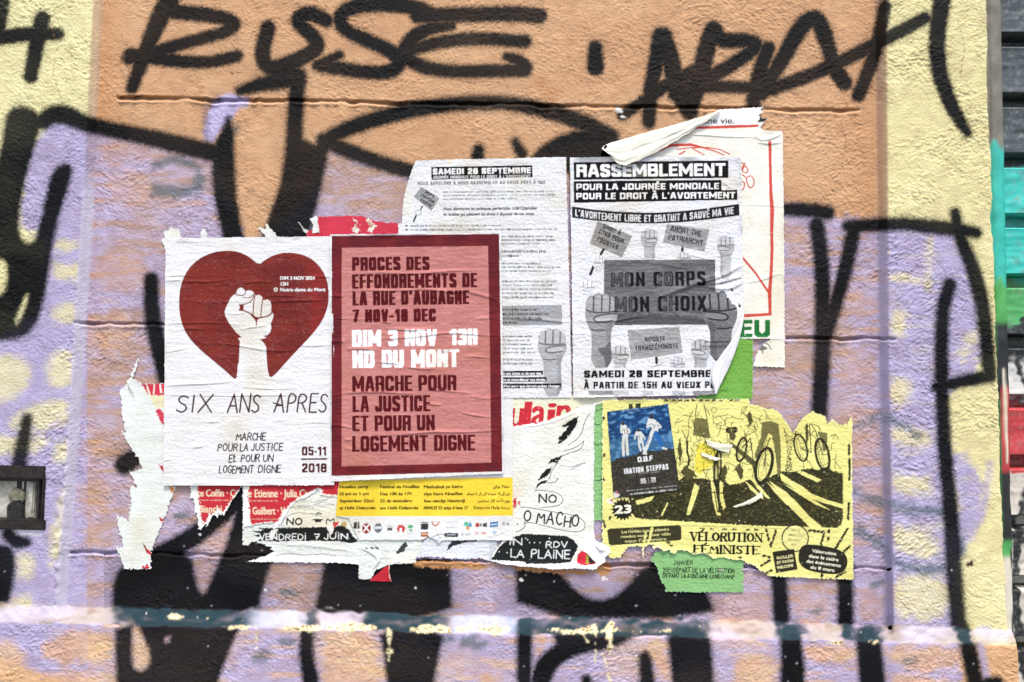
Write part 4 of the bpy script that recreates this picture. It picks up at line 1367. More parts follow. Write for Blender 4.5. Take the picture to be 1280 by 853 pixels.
s.fringe(1.3, C(247, 249, 246), .72)
s.crease([(171, 460), (160, 480), (166, 498)], .0012, 1.2)
s.wrinkles(8, 41, .0004, lmin=12, lmax=30, slope=.3)
s.build("torn_poster", "ragged pale remnant of a torn poster at the left, with a few red marks", "poster", .0013, WALLGROUP, rip=.0002)

# ---- green sheet, mostly hidden
GREEN = C(142, 194, 126)
s = Sheet(732, 418, 946, 748, GREEN, seed=5)
s.outline([(748, 512), (920, 505), (920, 640), (900, 690), (860, 700), (850, 660), (752, 640)], 0, 3)
s.outline([(738, 500), (760, 500), (760, 640), (757, 656), (748, 650), (741, 655)], .5, 3)
s.outline([(870, 500), (880, 460), (926, 421), (941.5, 424), (941, 499), (880, 512)], .2, 3)
s.outline([(812, 700), (818, 690), (836, 684), (850, 676), (930, 690), (929.5, 741), (832, 740.5), (830, 732), (826, 728), (822, 716), (821, 708)], .6, 3)
m = s.polymask([(860, 410), (950, 410), (950, 520), (860, 520)])
s.put(m, C(122, 178, 78))
s.hand("JANVIER".replace("V", "V"), 842, 701, 866, 706, .45, C(40, 60, 40), "handwriting", rot=0)
s.hand("20H DÉPART DE LA VÉLORUTION".replace("20H", "20H"), 829, 710.5, 918, 716, .5, C(38, 52, 38), "handwriting", rot=.8, jit=.06)
s.hand("DEVANT LA FONTAINE LONGCHAMP", 829, 718, 918, 723, .5, C(38, 52, 38), "handwriting", rot=.8, jit=.06)
s.stroke([(828, 716.8), (840, 717)], .35, C(38, 52, 38), "handwriting")
s.text("réel", 900, 485, 909, 490, C(60, 110, 50), "handwriting", shear=.2)
for y in (512, 530, 555, 578, 600):
    s.stroke([(741, y), (748, y + 1.5), (752, y - 1)], .7, C(60, 100, 60), worn=.6)
s.fringe(1.0, C(205, 235, 195), .66)
s.wrinkles(12, 51, .0004, lmin=15, lmax=40)
s.build("green_poster", "torn bright green sheet behind the yellow poster, hand-lettered at its lower edge", "poster", .0015, WALLGROUP, rip=.00025, imprint=.0002)

# ---- cream poster with the red outline, top right
RL = C(214, 82, 70)
s = Sheet(746, 126, 990, 468, C(247, 244, 230), seed=6)
s.outline([(756, 320), (754, 196), (762, 186), (822, 165), (884, 146), (898, 136.5), (930, 134.5), (957.5, 133), (953, 138), (955, 140), (949.5, 144), (953, 147), (962, 148.5), (957, 151), (951, 159), (953, 162), (978.6, 163.5),
           (980, 260), (981.5, 460), (941, 458.5), (944, 446), (948, 437), (955, 428), (963, 424.5), (940, 424), (905, 423), (880, 330)], .25, 3)
s.poly([(884, 150), (900, 136), (957, 133), (950, 158), (880, 158)], C(254, 253, 250))
s.poly([(955, 133), (950.5, 138), (954, 140), (948, 144), (951, 147), (946, 153), (955, 152), (961, 148), (952, 148), (955, 141), (958, 138)], C(50, 56, 52), rag=.3)
s.text("une vie.", 878, 147, 917.5, 154.5, C(52, 48, 50), "lettering", bold=(.45, .35))
s.stroke([(862, 160, 1.2), (888, 159.5, 1.7), (915, 158.5, 1.9), (947, 157.5, 1.5)], 1.7, RL, "red_outline")
s.stroke([(824, 188, 1.4), (838, 182, 1.8), (863, 181, 1.8), (880, 185, 1.1), (893, 189, .8), (905, 194, .7)], 1, RL, "red_outline")
s.stroke([(846, 187), (862, 185), (884, 184.5), (900, 187), (912, 193)], .7, RL, "red_outline")
s.stroke([(866, 186), (873, 190), (880, 194)], .7, RL, "red_outline"); s.stroke([(849, 193), (853, 191.5), (856, 189)], .9, RL, "red_outline")
for q in ([(924, 200), (930, 206), (936, 213), (933, 217), (927, 214), (930, 209)], [(928, 219), (933, 222), (934, 230), (937, 236), (942, 233), (943, 226), (939, 219), (934, 222)], [(927, 227), (931, 228), (930, 236), (926, 239)], [(931, 204), (927, 212)]):
    s.stroke(q, .75, C(206, 84, 66), "red_outline", smooth=2)
s.stroke([(962.3, 178, 1.9), (963, 215, 1.7), (963.6, 242, 2.0), (965.2, 262, 2.6), (964.6, 290, 2.0), (965, 312, 1.9), (964, 340, 1.9), (962, 366, 2.4), (962.6, 392, 1.8)], 2, RL, "red_outline")
s.stroke([(963, 393, 1.7), (940, 394.5, 1.9), (905, 395.5, 1.9)], 1.8, RL, "red_outline")
s.stroke([(920, 313, 1.2), (928, 322, 1.4), (944, 341, 1.3), (961, 366, 1.5)], 1.4, RL, "red_outline")
s.block("LIEU", 897, 400, 962.5, 421.8, 6.2, 4.6, C(34, 118, 56), "green_lettering", gap=2.4)
s.stroke([(943, 437), (945, 430), (952, 427.5), (960, 430), (964, 437)], .6, C(96, 92, 86), "tree_emblem", smooth=2)
s.poly(smooth_poly([(947, 436), (949, 432), (955, 431.5), (959, 435), (957, 438), (949, 438)], 2), C(120, 116, 108), "tree_emblem", rag=.6, rs=1.5)
s.stroke([(953, 437), (953.3, 442)], .6, C(90, 86, 80), "tree_emblem")
for i in range(9):
    s.stroke([(942 + i * 2.6, 428 - 4 * math.sin(i / 8 * math.pi)), (943 + i * 2.6, 427.2 - 4 * math.sin(i / 8 * math.pi))], .45, C(150, 146, 138))
s.fringe(.6, C(253, 252, 246), .7)
s.crease([(830, 170), (870, 168), (912, 171.5), (948, 171)], .0013, 1.0)
s.crease([(944, 170), (952, 176), (966, 173), (978, 167)], .0022, 1.5, .2); s.crease([(946, 178), (960, 180), (978, 178)], .0018, 1.4)
s.crease([(928, 257), (950, 256), (980, 259)], .0007, 1); s.crease([(932, 354), (955, 350), (970, 343), (980, 342)], .0011, 1)
s.crease([(928, 424), (950, 423), (981, 424)], .0012, 1.4); s.crease([(978, 180), (979, 300), (980, 420)], .0006, 1.3)
s.wrinkles(30, 61, .0004, (925, 180, 981, 455), lmin=12, lmax=45)
s.wrinkles(8, 62, .0005, (800, 160, 950, 196), lmin=20, lmax=60)
root_vie, ob = s.build("outlined_poster", "cream poster with a thin red hand-drawn outline and green letters at its lower edge", "poster", .0018, WALLGROUP, dirt=.035)


def flap(name, A, B, hA, hB, bulge, colr, parent, n=60, m=26, seed=1, wr=.0006, label=None):
    """a folded-over lip of paper: lofted from its fold line A to its free edge B (photo px), with heights in metres"""
    A, B = smooth_poly(A, 2, False), smooth_poly(B, 2, False)
    def res(p):
        L = np.r_[0, np.cumsum(np.hypot(*(np.diff(p, axis=0).T)))]
        t = np.linspace(0, L[-1], n)
        return np.stack([np.interp(t, L, p[:, 0]), np.interp(t, L, p[:, 1])], -1)
    A, B = res(A), res(B)
    q_ = np.random.default_rng(seed)
    jit_ = np.interp(np.arange(n), np.arange(0, n + 3, 3.0), q_.standard_normal(len(np.arange(0, n + 3, 3.0))))
    B[1:-1, 1] += .55 * jit_[1:-1] + .25 * q_.standard_normal(n - 2)
    A[1:-1, 1] += .3 * np.roll(jit_, 7)[1:-1]
    t = np.linspace(0, 1, m)[:, None]
    x = A[None, :, 0] * (1 - t) + B[None, :, 0] * t
    y = A[None, :, 1] * (1 - t) + B[None, :, 1] * t
    u = np.linspace(0, 1, n)[None, :]
    h = np.asarray(hA(u)) * (1 - t) + np.asarray(hB(u)) * t + bulge * np.sin(math.pi * np.clip(t, 0, 1)) ** .7 * np.ones_like(u)
    h = h + wr * fnoise(m, n, 16, 5, seed) * np.sin(math.pi * t) ** .5 + wr * fnoise(m, n, 12, 9, seed + 1) * .5
    P = W(x, y, h)
    c = np.empty((m, n, 4)); c[..., :3] = colr; c[..., 3] = .8
    c[..., :3] *= (1 + .03 * fnoise(m, n, 6, 6, seed + 2))[..., None]
    o = grid_mesh(name, P, grid_normals(P), np.clip(c, 0, .85), np.ones((m - 1, n - 1), bool), M_PAPER, parent)
    if label: o["label"] = label
    return o


bpy.context.view_layer.update()
flap("folded_strip", [(752, 186), (757, 180), (800, 168), (850, 154), (886, 143.5), (901, 137)], [(763, 194), (775, 208), (795, 203), (824, 188), (858, 168), (900, 141)],
     lambda u: .0055 + .002 * (1 - u), lambda u: .0075 + .003 * (1 - u), .0012, C(244, 240, 222), root_vie, seed=611, wr=.00045, label="long strip of the poster's top folded over")
flap("folded_strip", [(757, 181), (753, 187), (751, 196)], [(766, 190), (764, 193), (762, 196)], lambda u: .0075 + 0 * u, lambda u: .0075 + 0 * u, .0015, C(238, 234, 216), root_vie, n=20, m=14, seed=615)

# ---- remnants of the comic flyer: left, middle, right
FLY = C(238, 240, 228)


def flames(s, dx, dy, k):
    pass


s = Sheet(296, 598, 528, 732, C(230, 234, 226), seed=8)
s.outline([(303, 604), (440, 600), (560, 640), (528, 672), (527, 690), (520, 698), (519.5, 704), (487, 706), (482, 708), (470, 713), (464, 724.5), (448, 725), (448, 706), (420, 704), (345, 703.5), (305, 702.5), (322, 697.5),
           (337, 692), (342, 688.5), (337, 686.5), (340, 684.5), (330, 683), (332, 681), (320, 678), (314, 678), (310, 681.5), (303, 682)], .45, 2.5)
s.poly([(352, 660), (362, 636), (372, 626), (385, 620), (398, 617), (420, 622), (440, 620), (440, 662)], C(238, 236, 220), None, rag=.6)
s.poly([(303, 690), (345, 691), (365, 695), (420, 694), (447, 698), (449, 706), (346, 704), (303, 703)], C(252, 252, 250), None, rag=.5)
s.poly([(487, 690), (520, 693), (521, 705), (487, 706)], C(244, 243, 228), None, rag=.4)
s.poly([(322, 676), (328, 672), (316, 669), (326, 667), (312, 664), (330, 663), (322, 660), (344, 660), (420, 658.5), (428, 656), (436, 662), (441, 670), (448, 677), (440, 679), (420, 676.5), (380, 676), (345, 677)], C(30, 34, 34), "black_band", rag=.35, rs=2)
s.hand("VENDREDi", 324, 667.5, 382, 675, .6, C(240, 240, 236), "lettering", jit=.05)
s.hand("7", 393, 668, 399, 674, .6, C(240, 240, 236), "lettering"); s.hand("JUiN", 405, 667, 434, 674, .65, C(240, 240, 236), "lettering")
s.hand("NO", 358.5, 648, 377, 656, .95, C(40, 42, 42), "lettering", slant=.05)
s.poly([(393, 649), (402, 649), (401, 653), (394, 653)], C(36, 38, 38), "pot_drawing"); s.stroke([(391, 650), (404, 650)], .6, C(36, 38, 38), "pot_drawing"); s.stroke([(395, 644), (398, 641), (402, 643)], .7, C(36, 38, 38), "pot_drawing")
s.hand("M", 407.5, 648, 418, 655, .7, C(50, 52, 52), "lettering")
s.stroke([(352, 657), (356, 646), (372, 641)], .35, C(90, 92, 88), smooth=2)
for i in range(16):
    x0, y0 = random.uniform(358, 400), random.uniform(624, 645)
    s.stroke([(x0, y0), (x0 + 8, y0 - 2), (x0 + random.uniform(14, 26), y0 + random.uniform(-6, 3))], .3, C(150, 154, 146), smooth=2)
s.poly([(336, 668), (343, 660), (348, 662), (344, 668), (340, 676), (337, 674)], C(240, 240, 230), rag=.8, rs=1.5)
s.poly([(408, 660), (414, 653), (418, 654), (416, 667), (413, 669)], C(250, 248, 244), rag=.5, rs=1.5)
s.poly([(416, 653), (424, 652), (421, 657), (417, 660)], C(206, 70, 70), "lettering", rag=.4); s.poly(ell(430, 655, 3.5, 3.5), C(196, 170, 110), "lettering", rag=.5, rs=1.5)
s.poly([(494, 692), (500, 684), (507, 677), (509.5, 682), (504, 690), (498, 692)], C(62, 68, 64), "black_band", rag=.4)
for x in (456, 463, 469):
    s.poly([(x, 683.5), (x + 4.6, 684.8), (x + 4, 687), (x - .4, 685.4)], C(70, 76, 70), "black_band", rag=.2)
s.stroke([(344, 694.5), (362, 692), (380, 694.5), (404, 692.5), (420, 695)], .35, C(96, 92, 86))
s.fringe(.8, C(250, 251, 247), .7)
s.crease([(448, 684), (462, 690), (473, 698), (470, 712)], .0022, 1.4); s.crease([(470, 690), (476, 700), (466, 712)], .0016, 1.1); s.crease([(346, 680), (400, 683), (446, 690)], .0010, 1.6)
s.wrinkles(26, 81, .0006, (340, 615, 500, 706), lmin=12, lmax=50, slope=.05)
s.build("torn_flyer", "torn grey-white flyer below the heart poster, lettered VENDREDI 7 JUIN on black", "flyer", .0014, WALLGROUP, rip=.0003, imprint=.0002)

s = Sheet(448, 698, 496, 734, C(196, 46, 58), seed=9)
s.outline([(460, 727), (465, 722), (476, 713), (484, 705), (487, 700), (487, 714), (490, 727.5)], .2, 2)
s.poly([(482, 706), (486, 700), (488, 704), (483, 709)], C(40, 30, 34)); s.stroke([(486.5, 705), (487, 722), (490, 727)], .5, C(240, 235, 230))
s.build("torn_paper", "small red triangular paper scrap on the black paint below the flyers", "torn paper", .0012, WALLGROUP)

s = Sheet(512, 664, 652, 716, C(226, 228, 232), seed=10)
s.outline([(519, 700), (519, 692), (526, 680), (532, 672), (548, 668), (620, 668), (624, 690), (618, 704), (604, 698.5), (570, 700), (545, 699), (530, 698)], .5, 3)
s.poly([(558, 688.5), (560, 683), (566, 675), (572, 670), (600, 670), (594, 676.5), (580, 678.5), (566, 683)], C(52, 56, 58), "black_band", rag=.3)
s.hand("DRE", 564, 669, 579, 675.5, .75, C(232, 234, 234), "lettering"); s.stroke([(586, 675), (595, 676.5)], 1.0, C(52, 56, 58), "black_band")
s.poly([(519, 700), (520, 697), (534, 696), (546, 696), (560, 697.5), (572, 698), (580, 700), (560, 700.5), (535, 700)], C(104, 96, 132), rag=.5)
s.poly([(610, 672), (622, 676), (641, 672), (641, 706), (612, 704)], C(206, 212, 216), rag=1)
s.fringe(.6, C(250, 250, 250), .7)
s.crease([(545, 672), (549, 680), (553, 673)], .0012, 1.0)
s.wrinkles(24, 101, .0007, lmin=12, lmax=44, slope=.15)
s.build("torn_flyer", "crumpled grey flyer remnant under the yellow leaflet, the letters DRE showing", "flyer", .0013, WALLGROUP, rip=.0004, imprint=.0002)

s = Sheet(596, 492, 776, 718, C(240, 241, 230), seed=11)
s.outline([(628, 494), (772, 494), (771, 502), (745, 506), (743, 520), (742.5, 660), (744, 676), (752, 678), (762, 684), (764, 691), (757, 696), (757, 703), (748, 708), (745, 712.5), (720, 711), (700, 712.5), (655, 709), (625, 705), (600, 698.5), (600, 694),
           (613, 700), (616, 690), (628, 676)], .4, 3)
s.poly([(628, 492), (775, 492), (775, 504), (742, 507), (726, 512), (700, 524), (641, 535), (628, 535)], C(240, 238, 210), None)
clip = s.polymask([(628, 500), (742, 500), (724, 509), (701, 519), (684, 526), (660, 532), (641, 536), (628, 536)], .3, 2)
for ch, x0, yt, x1, yb in (("u", 637, 499, 652, 534), ("l", 654, 503, 661.5, 533), ("a", 664, 497, 680, 532), ("i", 683.5, 503, 692, 531), ("n", 695, 496, 711, 530)):
    s.text(ch, x0, yt, x1, yb, C(206, 50, 60), "red_lettering", bold=(2.3, 1.3), shear=.1, clip=clip)
s.poly([(641, 533.5), (680, 527), (700, 521), (716, 512), (745, 503), (745, 509), (722, 516), (702, 526), (682, 532), (641, 538)], C(252, 251, 246), None, rag=.5)
BK = C(26, 28, 26)
for p in ([(723, 520), (721, 530), (716.7, 537), (708, 549), (697, 556.5), (699, 550), (696.5, 549), (704, 541), (711, 532), (706, 534), (701, 533.5), (710, 527), (716, 524)], [(704, 569), (699, 575), (695.5, 578.5), (690, 578), (684, 580.5), (688, 574), (695, 572)],
          [(690.5, 583.5), (688, 590), (684, 595), (678, 598), (672, 601.5), (676, 594), (682, 587)], [(686, 600), (680, 604.5), (675, 605.5), (669, 612.5), (672, 605), (677, 601)]):
    s.poly(p, BK, "flame_drawing", rag=.35, rs=2)
for q in ([(737, 518), (731, 526), (728, 540), (722, 549), (710, 557)], [(729.5, 551.5), (728, 559), (722, 564), (713, 566), (704, 570)], [(729, 552), (720, 560), (704, 564)], [(698, 577), (690, 588), (686, 600)], [(698, 598), (694, 603), (688, 604), (682, 603)]):
    s.stroke(q, .42, BK, "flame_drawing", smooth=2)
for i in range(6):
    s.stroke([(712 + i * 3, 584 - i), (716 + i * 3, 588 - i * 2 + (i % 2) * 2), (720 + i * 2, 582 - i)], .25, C(90, 92, 88), smooth=1)
s.stroke([(700, 582), (716, 584), (733, 578)], .25, C(90, 92, 88))
s.stroke([(668, 613), (680, 613.5), (695, 615.5), (703, 621), (704, 628), (696, 633), (684, 634), (677, 635)], .4, BK, "speech_bubble", smooth=2)
s.hand("NO", 673.5, 618, 695, 628.5, 1.0, BK, "lettering", slant=.02)
s.stroke([(650, 634), (664, 635), (690, 640), (718, 644), (730, 651), (732, 659), (726, 665), (712, 665), (690, 660), (660, 652), (655, 655)], .4, BK, "speech_bubble", smooth=2)
s.stroke([(645, 665), (652, 663), (657, 658), (655, 652)], .4, BK, "speech_bubble", smooth=2); s.poly(ell(646.6, 655.5, 1, 1), BK)
s.hand("O MACHO", 655, 641.5, 724, 655.5, 1.0, BK, "lettering", rot=7, jit=.06)
s.poly([(640, 612), (650, 606), (655, 612), (648, 620), (644, 634), (640, 634)], C(246, 236, 228), rag=.8)
for p in ([(641, 624), (645, 622), (646, 632), (643, 636), (641, 634)], [(647, 628), (650, 626), (650, 631), (648, 632)]):
    s.poly(p, C(206, 62, 66), "red_lettering", rag=.6, rs=1.5)
s.poly([(613.5, 700), (624, 684), (630, 678), (641, 672), (654, 667.5), (680, 668.5), (705, 669.5), (716.3, 674), (723, 683), (719, 690.5), (713, 703), (700, 704.5), (681, 705), (658, 705), (654, 702)], C(34, 37, 37), "black_band", rag=.3)
s.hand("iN", 637, 673, 652, 681, .75, C(236, 238, 234), "lettering")
for x, y in ((657, 673), (659.5, 675), (662, 678.5), (668, 678.5), (675, 678.5), (624, 690), (634, 691)):
    s.poly(ell(x, y, .9, .9, n=12), C(236, 238, 234), "lettering")
s.hand("RDV", 683, 677, 709, 684.5, .7, C(236, 238, 234), "lettering"); s.stroke([(686.5, 672.5), (687, 673.5)], .6, C(236, 238, 234), "lettering")
s.hand("LA", 638.5, 687, 655, 696.5, .7, C(236, 238, 234), "lettering", rot=2); s.hand("PLAiNE", 664, 687.5, 712, 698, .75, C(236, 238, 234), "lettering", rot=2)
s.poly([(600, 694), (613, 700), (654, 703), (658, 706), (700, 706), (720, 703), (745, 704), (745, 713), (600, 713)], C(252, 252, 250), None, rag=.4)
s.poly([(727.5, 688), (733, 691.5), (746, 704.5), (731, 707.5), (720.5, 704), (721.5, 694)], C(214, 48, 66), "red_lettering", rag=.3)
s.poly([(733, 693), (736, 695), (735.5, 705), (732, 705)], C(150, 160, 60)); s.poly([(736, 695.5), (745, 704), (738, 705.5), (736, 702)], C(48, 36, 34))
s.poly([(722, 683), (742, 660), (744, 676), (764, 684), (757, 704), (748, 705), (733, 689)], C(253, 253, 251), None, rag=.8)
s.poly([(743.5, 686), (745, 674), (762, 682), (758, 700), (750, 700)], C(250, 250, 250), None, rag=.8)
s.fringe(.8, C(252, 252, 248), .72)
s.crease([(641, 536), (690, 529), (724, 513)], .001, 1.3); s.crease([(604, 699), (650, 708), (744, 708)], .0014, 1.8)
s.wrinkles(34, 111, .0004, (640, 500, 742, 700), lmin=14, lmax=60)
s.crease([(744, 680), (752, 690), (757, 684)], .0025, 1.6); s.crease([(733, 690), (745, 704), (752, 700)], .0018, 1.2)
s.build("protest_flyer", "cream flyer with black flames and speech bubbles, LA PLAINE on its black lower band", "flyer", .0020, WALLGROUP, rip=.0002, imprint=.00018,
        lift=lambda x, y: .006 * sstep(744, 762, x) * sstep(670, 690, y) + .004 * sstep(700, 712, y))

# ---- red name posters, torn
NAMEC = C(244, 226, 190)
s = Sheet(230, 600, 312, 668, C(200, 52, 62), seed=12)
tornp = [(240, 600), (312, 600), (305, 606), (301, 611), (293, 622), (286, 634), (280, 645), (277, 642), (276, 646), (273, 642), (272, 651), (270, 645), (267, 644), (262, 653), (257.5, 661), (257, 655), (252, 662), (247, 662.5), (246.5, 650), (245, 641), (242, 645), (243, 630), (240, 622), (236, 628), (238, 616), (237, 609)]
s.outline(tornp, .5, 2)
s.text("ce Coffin · Ca", 246.5, 612, 298, 620.5, NAMEC, "lettering", bold=(.5, .2))
s.fuzz(251, 626.5, 290, 2.0, NAMEC, .6, "lettering", seed=4)
s.text("Bianchi", 249, 632, 277, 640.5, NAMEC, "lettering", bold=(.5, .2))
s.poly([(240, 605), (247, 605), (247, 615), (250, 636), (252, 650), (255, 655), (262, 640), (264, 644), (272, 636), (279, 640), (292, 620), (304, 605), (312, 600), (312, 668), (232, 668), (232, 606)], C(248, 248, 240), None, rag=.8, rs=2)
s.poly([(252, 643), (258, 644), (258, 650), (254, 652)], C(200, 56, 64), rag=.4)
s.wrinkles(6, 121, .0005, lmin=10, lmax=25)
s.build("torn_poster", "scrap of a red poster with cream names, torn to a zigzag under the heart poster", "poster", .0015, WALLGROUP)
s = Sheet(300, 600, 432, 664, C(200, 52, 62), seed=13)
s.outline([(303, 600), (432, 600), (432, 622), (420, 622), (410, 621), (400, 619), (397, 613), (390, 618), (380, 623), (372, 626), (368, 630), (360, 638), (356, 646), (350, 655), (345, 661), (338, 662), (344, 654), (330, 655), (318, 657), (311, 658), (303, 660)], .5, 2.4)
s.text("e Etienne · Julia Cagé", 310.5, 612, 394, 621.5, NAMEC, "lettering", bold=(.5, .2))
s.fuzz(311, 627.2, 347, 2.0, NAMEC, .6, "lettering", seed=5)
s.text("e Guilbert · V", 309.5, 634, 356, 643, NAMEC, "lettering", bold=(.5, .2))
s.fuzz(313, 650, 350, 2.0, NAMEC, .5, "lettering", seed=6)
s.poly([(302, 604), (312, 604), (310, 618), (312, 640), (313, 656), (330, 653), (346, 652), (354, 640), (364, 629), (372, 623), (382, 618), (397, 610), (404, 613), (402, 618), (432, 620), (432, 628), (340, 664), (300, 664), (302, 640)], C(250, 249, 242), None, rag=.7, rs=2)
s.poly([(382, 621), (392, 617), (398, 611), (404, 612), (400, 622), (392, 628)], C(250, 250, 246), rag=.8)
s.wrinkles(8, 131, .0005, lmin=10, lmax=30)
s.build("torn_poster", "red poster remnant with cream names, torn diagonally beside the yellow leaflet", "poster", .0021, WALLGROUP)
# ---- yellow festival leaflet
YEL = C(250, 218, 66)
s = Sheet(410, 492, 648, 682, C(238, 238, 235), seed=14)
s.outline([(430, 494), (641.5, 494), (641.5, 676.3), (600, 675.5), (566, 676), (558, 675.8), (552, 676), (549, 680), (546.5, 679), (545, 675.5), (535, 671), (528, 675.5), (449, 675.6), (444, 668), (440, 660), (436, 648.5), (419, 645.5), (421, 620), (423.5, 600)], .15, 3)
s.poly([(424, 601.6), (530, 598.6), (640.9, 597), (641.2, 644.8), (530, 645.5), (419.2, 645.4)], YEL, "yellow_band")
TX = C(84, 72, 26)
rows = (606.6, 615.4, 624.2, 633.0)
for (x0, ws, ls) in ((424.6, (460.5, 461, 467, 469.4), ("Noailles party", "10 am to 5 pm", "September 22nd", "at Halle Delacroix")),
                     (475.2, (524, 514.5, 515, 523), ("Festival de Noailles", "Das 10h às 17h", "22 de setembro", "em Halle Delacroix")),
                     (530, (578, 578, 581, 585), ("Mashuhuli ya hatru", "siya huru Noailles", "few nandje Hawindji", "MWEZI 22 saiya 4 hata 17"))):
    for y, x1, t in zip(rows, ws, ls):
        s.text(t, x0, y, x1, y + 3.7, TX, "lettering", bold=(.5, .3), rot=-.4)
AR = {'ا': (0xFE8D, 0xFE8E, 0, 0), 'ب': (0xFE8F, 0xFE90, 0xFE91, 0xFE92), 'ت': (0xFE95, 0xFE96, 0xFE97, 0xFE98), 'ة': (0xFE93, 0xFE94, 0, 0), 'ح': (0xFEA1, 0xFEA2, 0xFEA3, 0xFEA4),
      'د': (0xFEA9, 0xFEAA, 0, 0), 'ر': (0xFEAD, 0xFEAE, 0, 0), 'س': (0xFEB1, 0xFEB2, 0xFEB3, 0xFEB4), 'ص': (0xFEB9, 0xFEBA, 0xFEBB, 0xFEBC), 'ف': (0xFED1, 0xFED2, 0xFED3, 0xFED4),
      'ل': (0xFEDD, 0xFEDE, 0xFEDF, 0xFEE0), 'م': (0xFEE1, 0xFEE2, 0xFEE3, 0xFEE4), 'ن': (0xFEE5, 0xFEE6, 0xFEE7, 0xFEE8), 'و': (0xFEED, 0xFEEE, 0, 0), 'ى': (0xFEEF, 0xFEF0, 0, 0),
      'ي': (0xFEF1, 0xFEF2, 0xFEF3, 0xFEF4), 'ء': (0xFE80, 0xFE80, 0, 0), 'أ': (0xFE83, 0xFE84, 0, 0)}


def arabic(t):
    out = []
    for w in t.split(' '):
        if w and w[0] in AR:
            g = []
            for i, c in enumerate(w):
                prev = i > 0 and w[i - 1] in AR and AR[w[i - 1]][2]
                nxt = i < len(w) - 1 and AR[c][2] and w[i + 1] in AR and w[i + 1] != 'ء'
                f = AR[c]
                g.append(chr(f[3] if prev and nxt else f[1] if prev else f[2] if nxt else f[0]))
            out.append(''.join(reversed(g)))
        else:
            out.append(w)
    return ' '.join(reversed(out))


for y, x0, t in zip(rows, (616, 584, 597, 592), ("حفلة نواي", "من الـ 10 صباحا الى الـ 5 مساء".replace("الـ", "ال"), "يوم الأحد 22 سبتمبر".replace("الأحد", "الأحد"), "ساحة Halle Delacroix")):
    s.text(arabic(t), x0, y, 637, y + 3.4, TX, "lettering", bold=(.3, .2))
# little partner emblems
def emb(x, y, w, h, c, k=0):
    cc = C(*c)
    if k == 0:
        s.poly([(x, y), (x + w, y), (x + w, y + h), (x, y + h)], cc, "emblem", rag=.3, rs=1.5)
    elif k == 1:
        s.poly(ell(x + w / 2, y + h / 2, w / 2, h / 2), cc, "emblem", rag=.35, rs=1.2)
    else:
        s.fuzz(x, y + h, x + w, h, cc, .9, "emblem", seed=int(x))
emb(442, 652.5, 4, 9, (60, 58, 54)); emb(447, 652.5, 2.5, 9, (60, 58, 54)); emb(440, 664, 11, 2, (120, 120, 116), 2)
emb(452.5, 654, 11, 13, (150, 60, 56), 1); s.stroke([(455, 657), (461, 664)], .8, WHITE); s.stroke([(461, 656), (455, 664)], .8, WHITE)
emb(467.5, 654, 10, 12, (110, 116, 122), 1); s.poly([(468, 658), (477, 658), (477, 661), (468, 661)], C(220, 222, 224), rag=.3)
emb(484, 659.5, 6, 4, (80, 84, 84)); emb(483, 657, 9, 1.5, (120, 130, 126), 2)
emb(496, 656, 10, 10, (206, 74, 60), 1); s.poly([(499.5, 660), (502.5, 660), (502.5, 668), (499.5, 668)], WHITE)
emb(510, 656.5, 6, 3.5, (96, 176, 116)); emb(511, 661.5, 5, 3, (120, 190, 140), 1); emb(509, 666.5, 10, 1.5, (140, 150, 140), 2)
emb(526, 654.5, 9, 7.5, (54, 54, 54)); emb(524.5, 652.5, 11, 1.2, (60, 60, 60)); emb(526, 665, 9, 6, (176, 92, 54)); s.stroke([(527.5, 668), (533.5, 668)], .6, C(240, 220, 190))
s.stroke([(540, 653), (542, 657), (546, 657.5), (549, 653)], .8, C(206, 96, 62), "emblem", smooth=1); emb(539, 651.5, 11, 1.0, (190, 120, 90), 2)
emb(558, 652, 15, 1.6, (170, 172, 176), 2); emb(558, 659, 14, 1.6, (190, 192, 196), 2)
s.poly([(556, 666), (572, 666), (573, 668.5), (572, 671.5), (557, 671.5), (555, 669)], C(62, 66, 70), "emblem", rag=.25); s.stroke([(559, 668.8), (569, 668.8)], .45, C(200, 202, 204))
emb(580, 652, 5, 6, (90, 190, 150), 1); emb(585, 653, 4.5, 6, (80, 160, 190), 1); emb(582.5, 657.5, 4, 5, (216, 140, 70), 1)
emb(576.5, 666, 14, 4.5, (170, 172, 172), 2)
emb(594, 654, 5, 5, (190, 70, 60)); emb(599.5, 654.5, 3, 3.5, (120, 110, 60), 1); emb(603.5, 654, 5, 5, (70, 66, 66)); emb(594, 665, 15, 3.5, (206, 110, 84), 2)
s.poly([(612.5, 653), (622.5, 652), (622.5, 658.5), (612.5, 659.5)], C(78, 128, 180), "emblem"); s.stroke([(614, 656), (621, 655.5)], .7, C(220, 232, 244)); emb(615, 664, 6, 4, (170, 190, 206), 1)
emb(628, 652.5, 8, 4.5, (130, 130, 134), 2)
s.crease([(440, 600), (500, 599), (560, 598)], .0006, 1); s.crease([(628, 500), (629, 560), (630, 600)], .0006, 1.2); s.crease([(545, 660), (549, 668), (548, 678)], .0022, 1.2); s.crease([(540, 671), (552, 665), (560, 672)], .0014, 1.4)
s.crease([(606, 672), (625, 668), (636, 660)], .0007, 1); s.crease([(600, 640), (622, 620), (640, 612)], .0005, 1.4)
s.wrinkles(14, 141, .0003, (420, 598, 641, 676), lmin=20, lmax=70)
s.build("event_leaflet", "white leaflet with a yellow band of four-language event text and a row of logos", "leaflet", .0026, WALLGROUP)

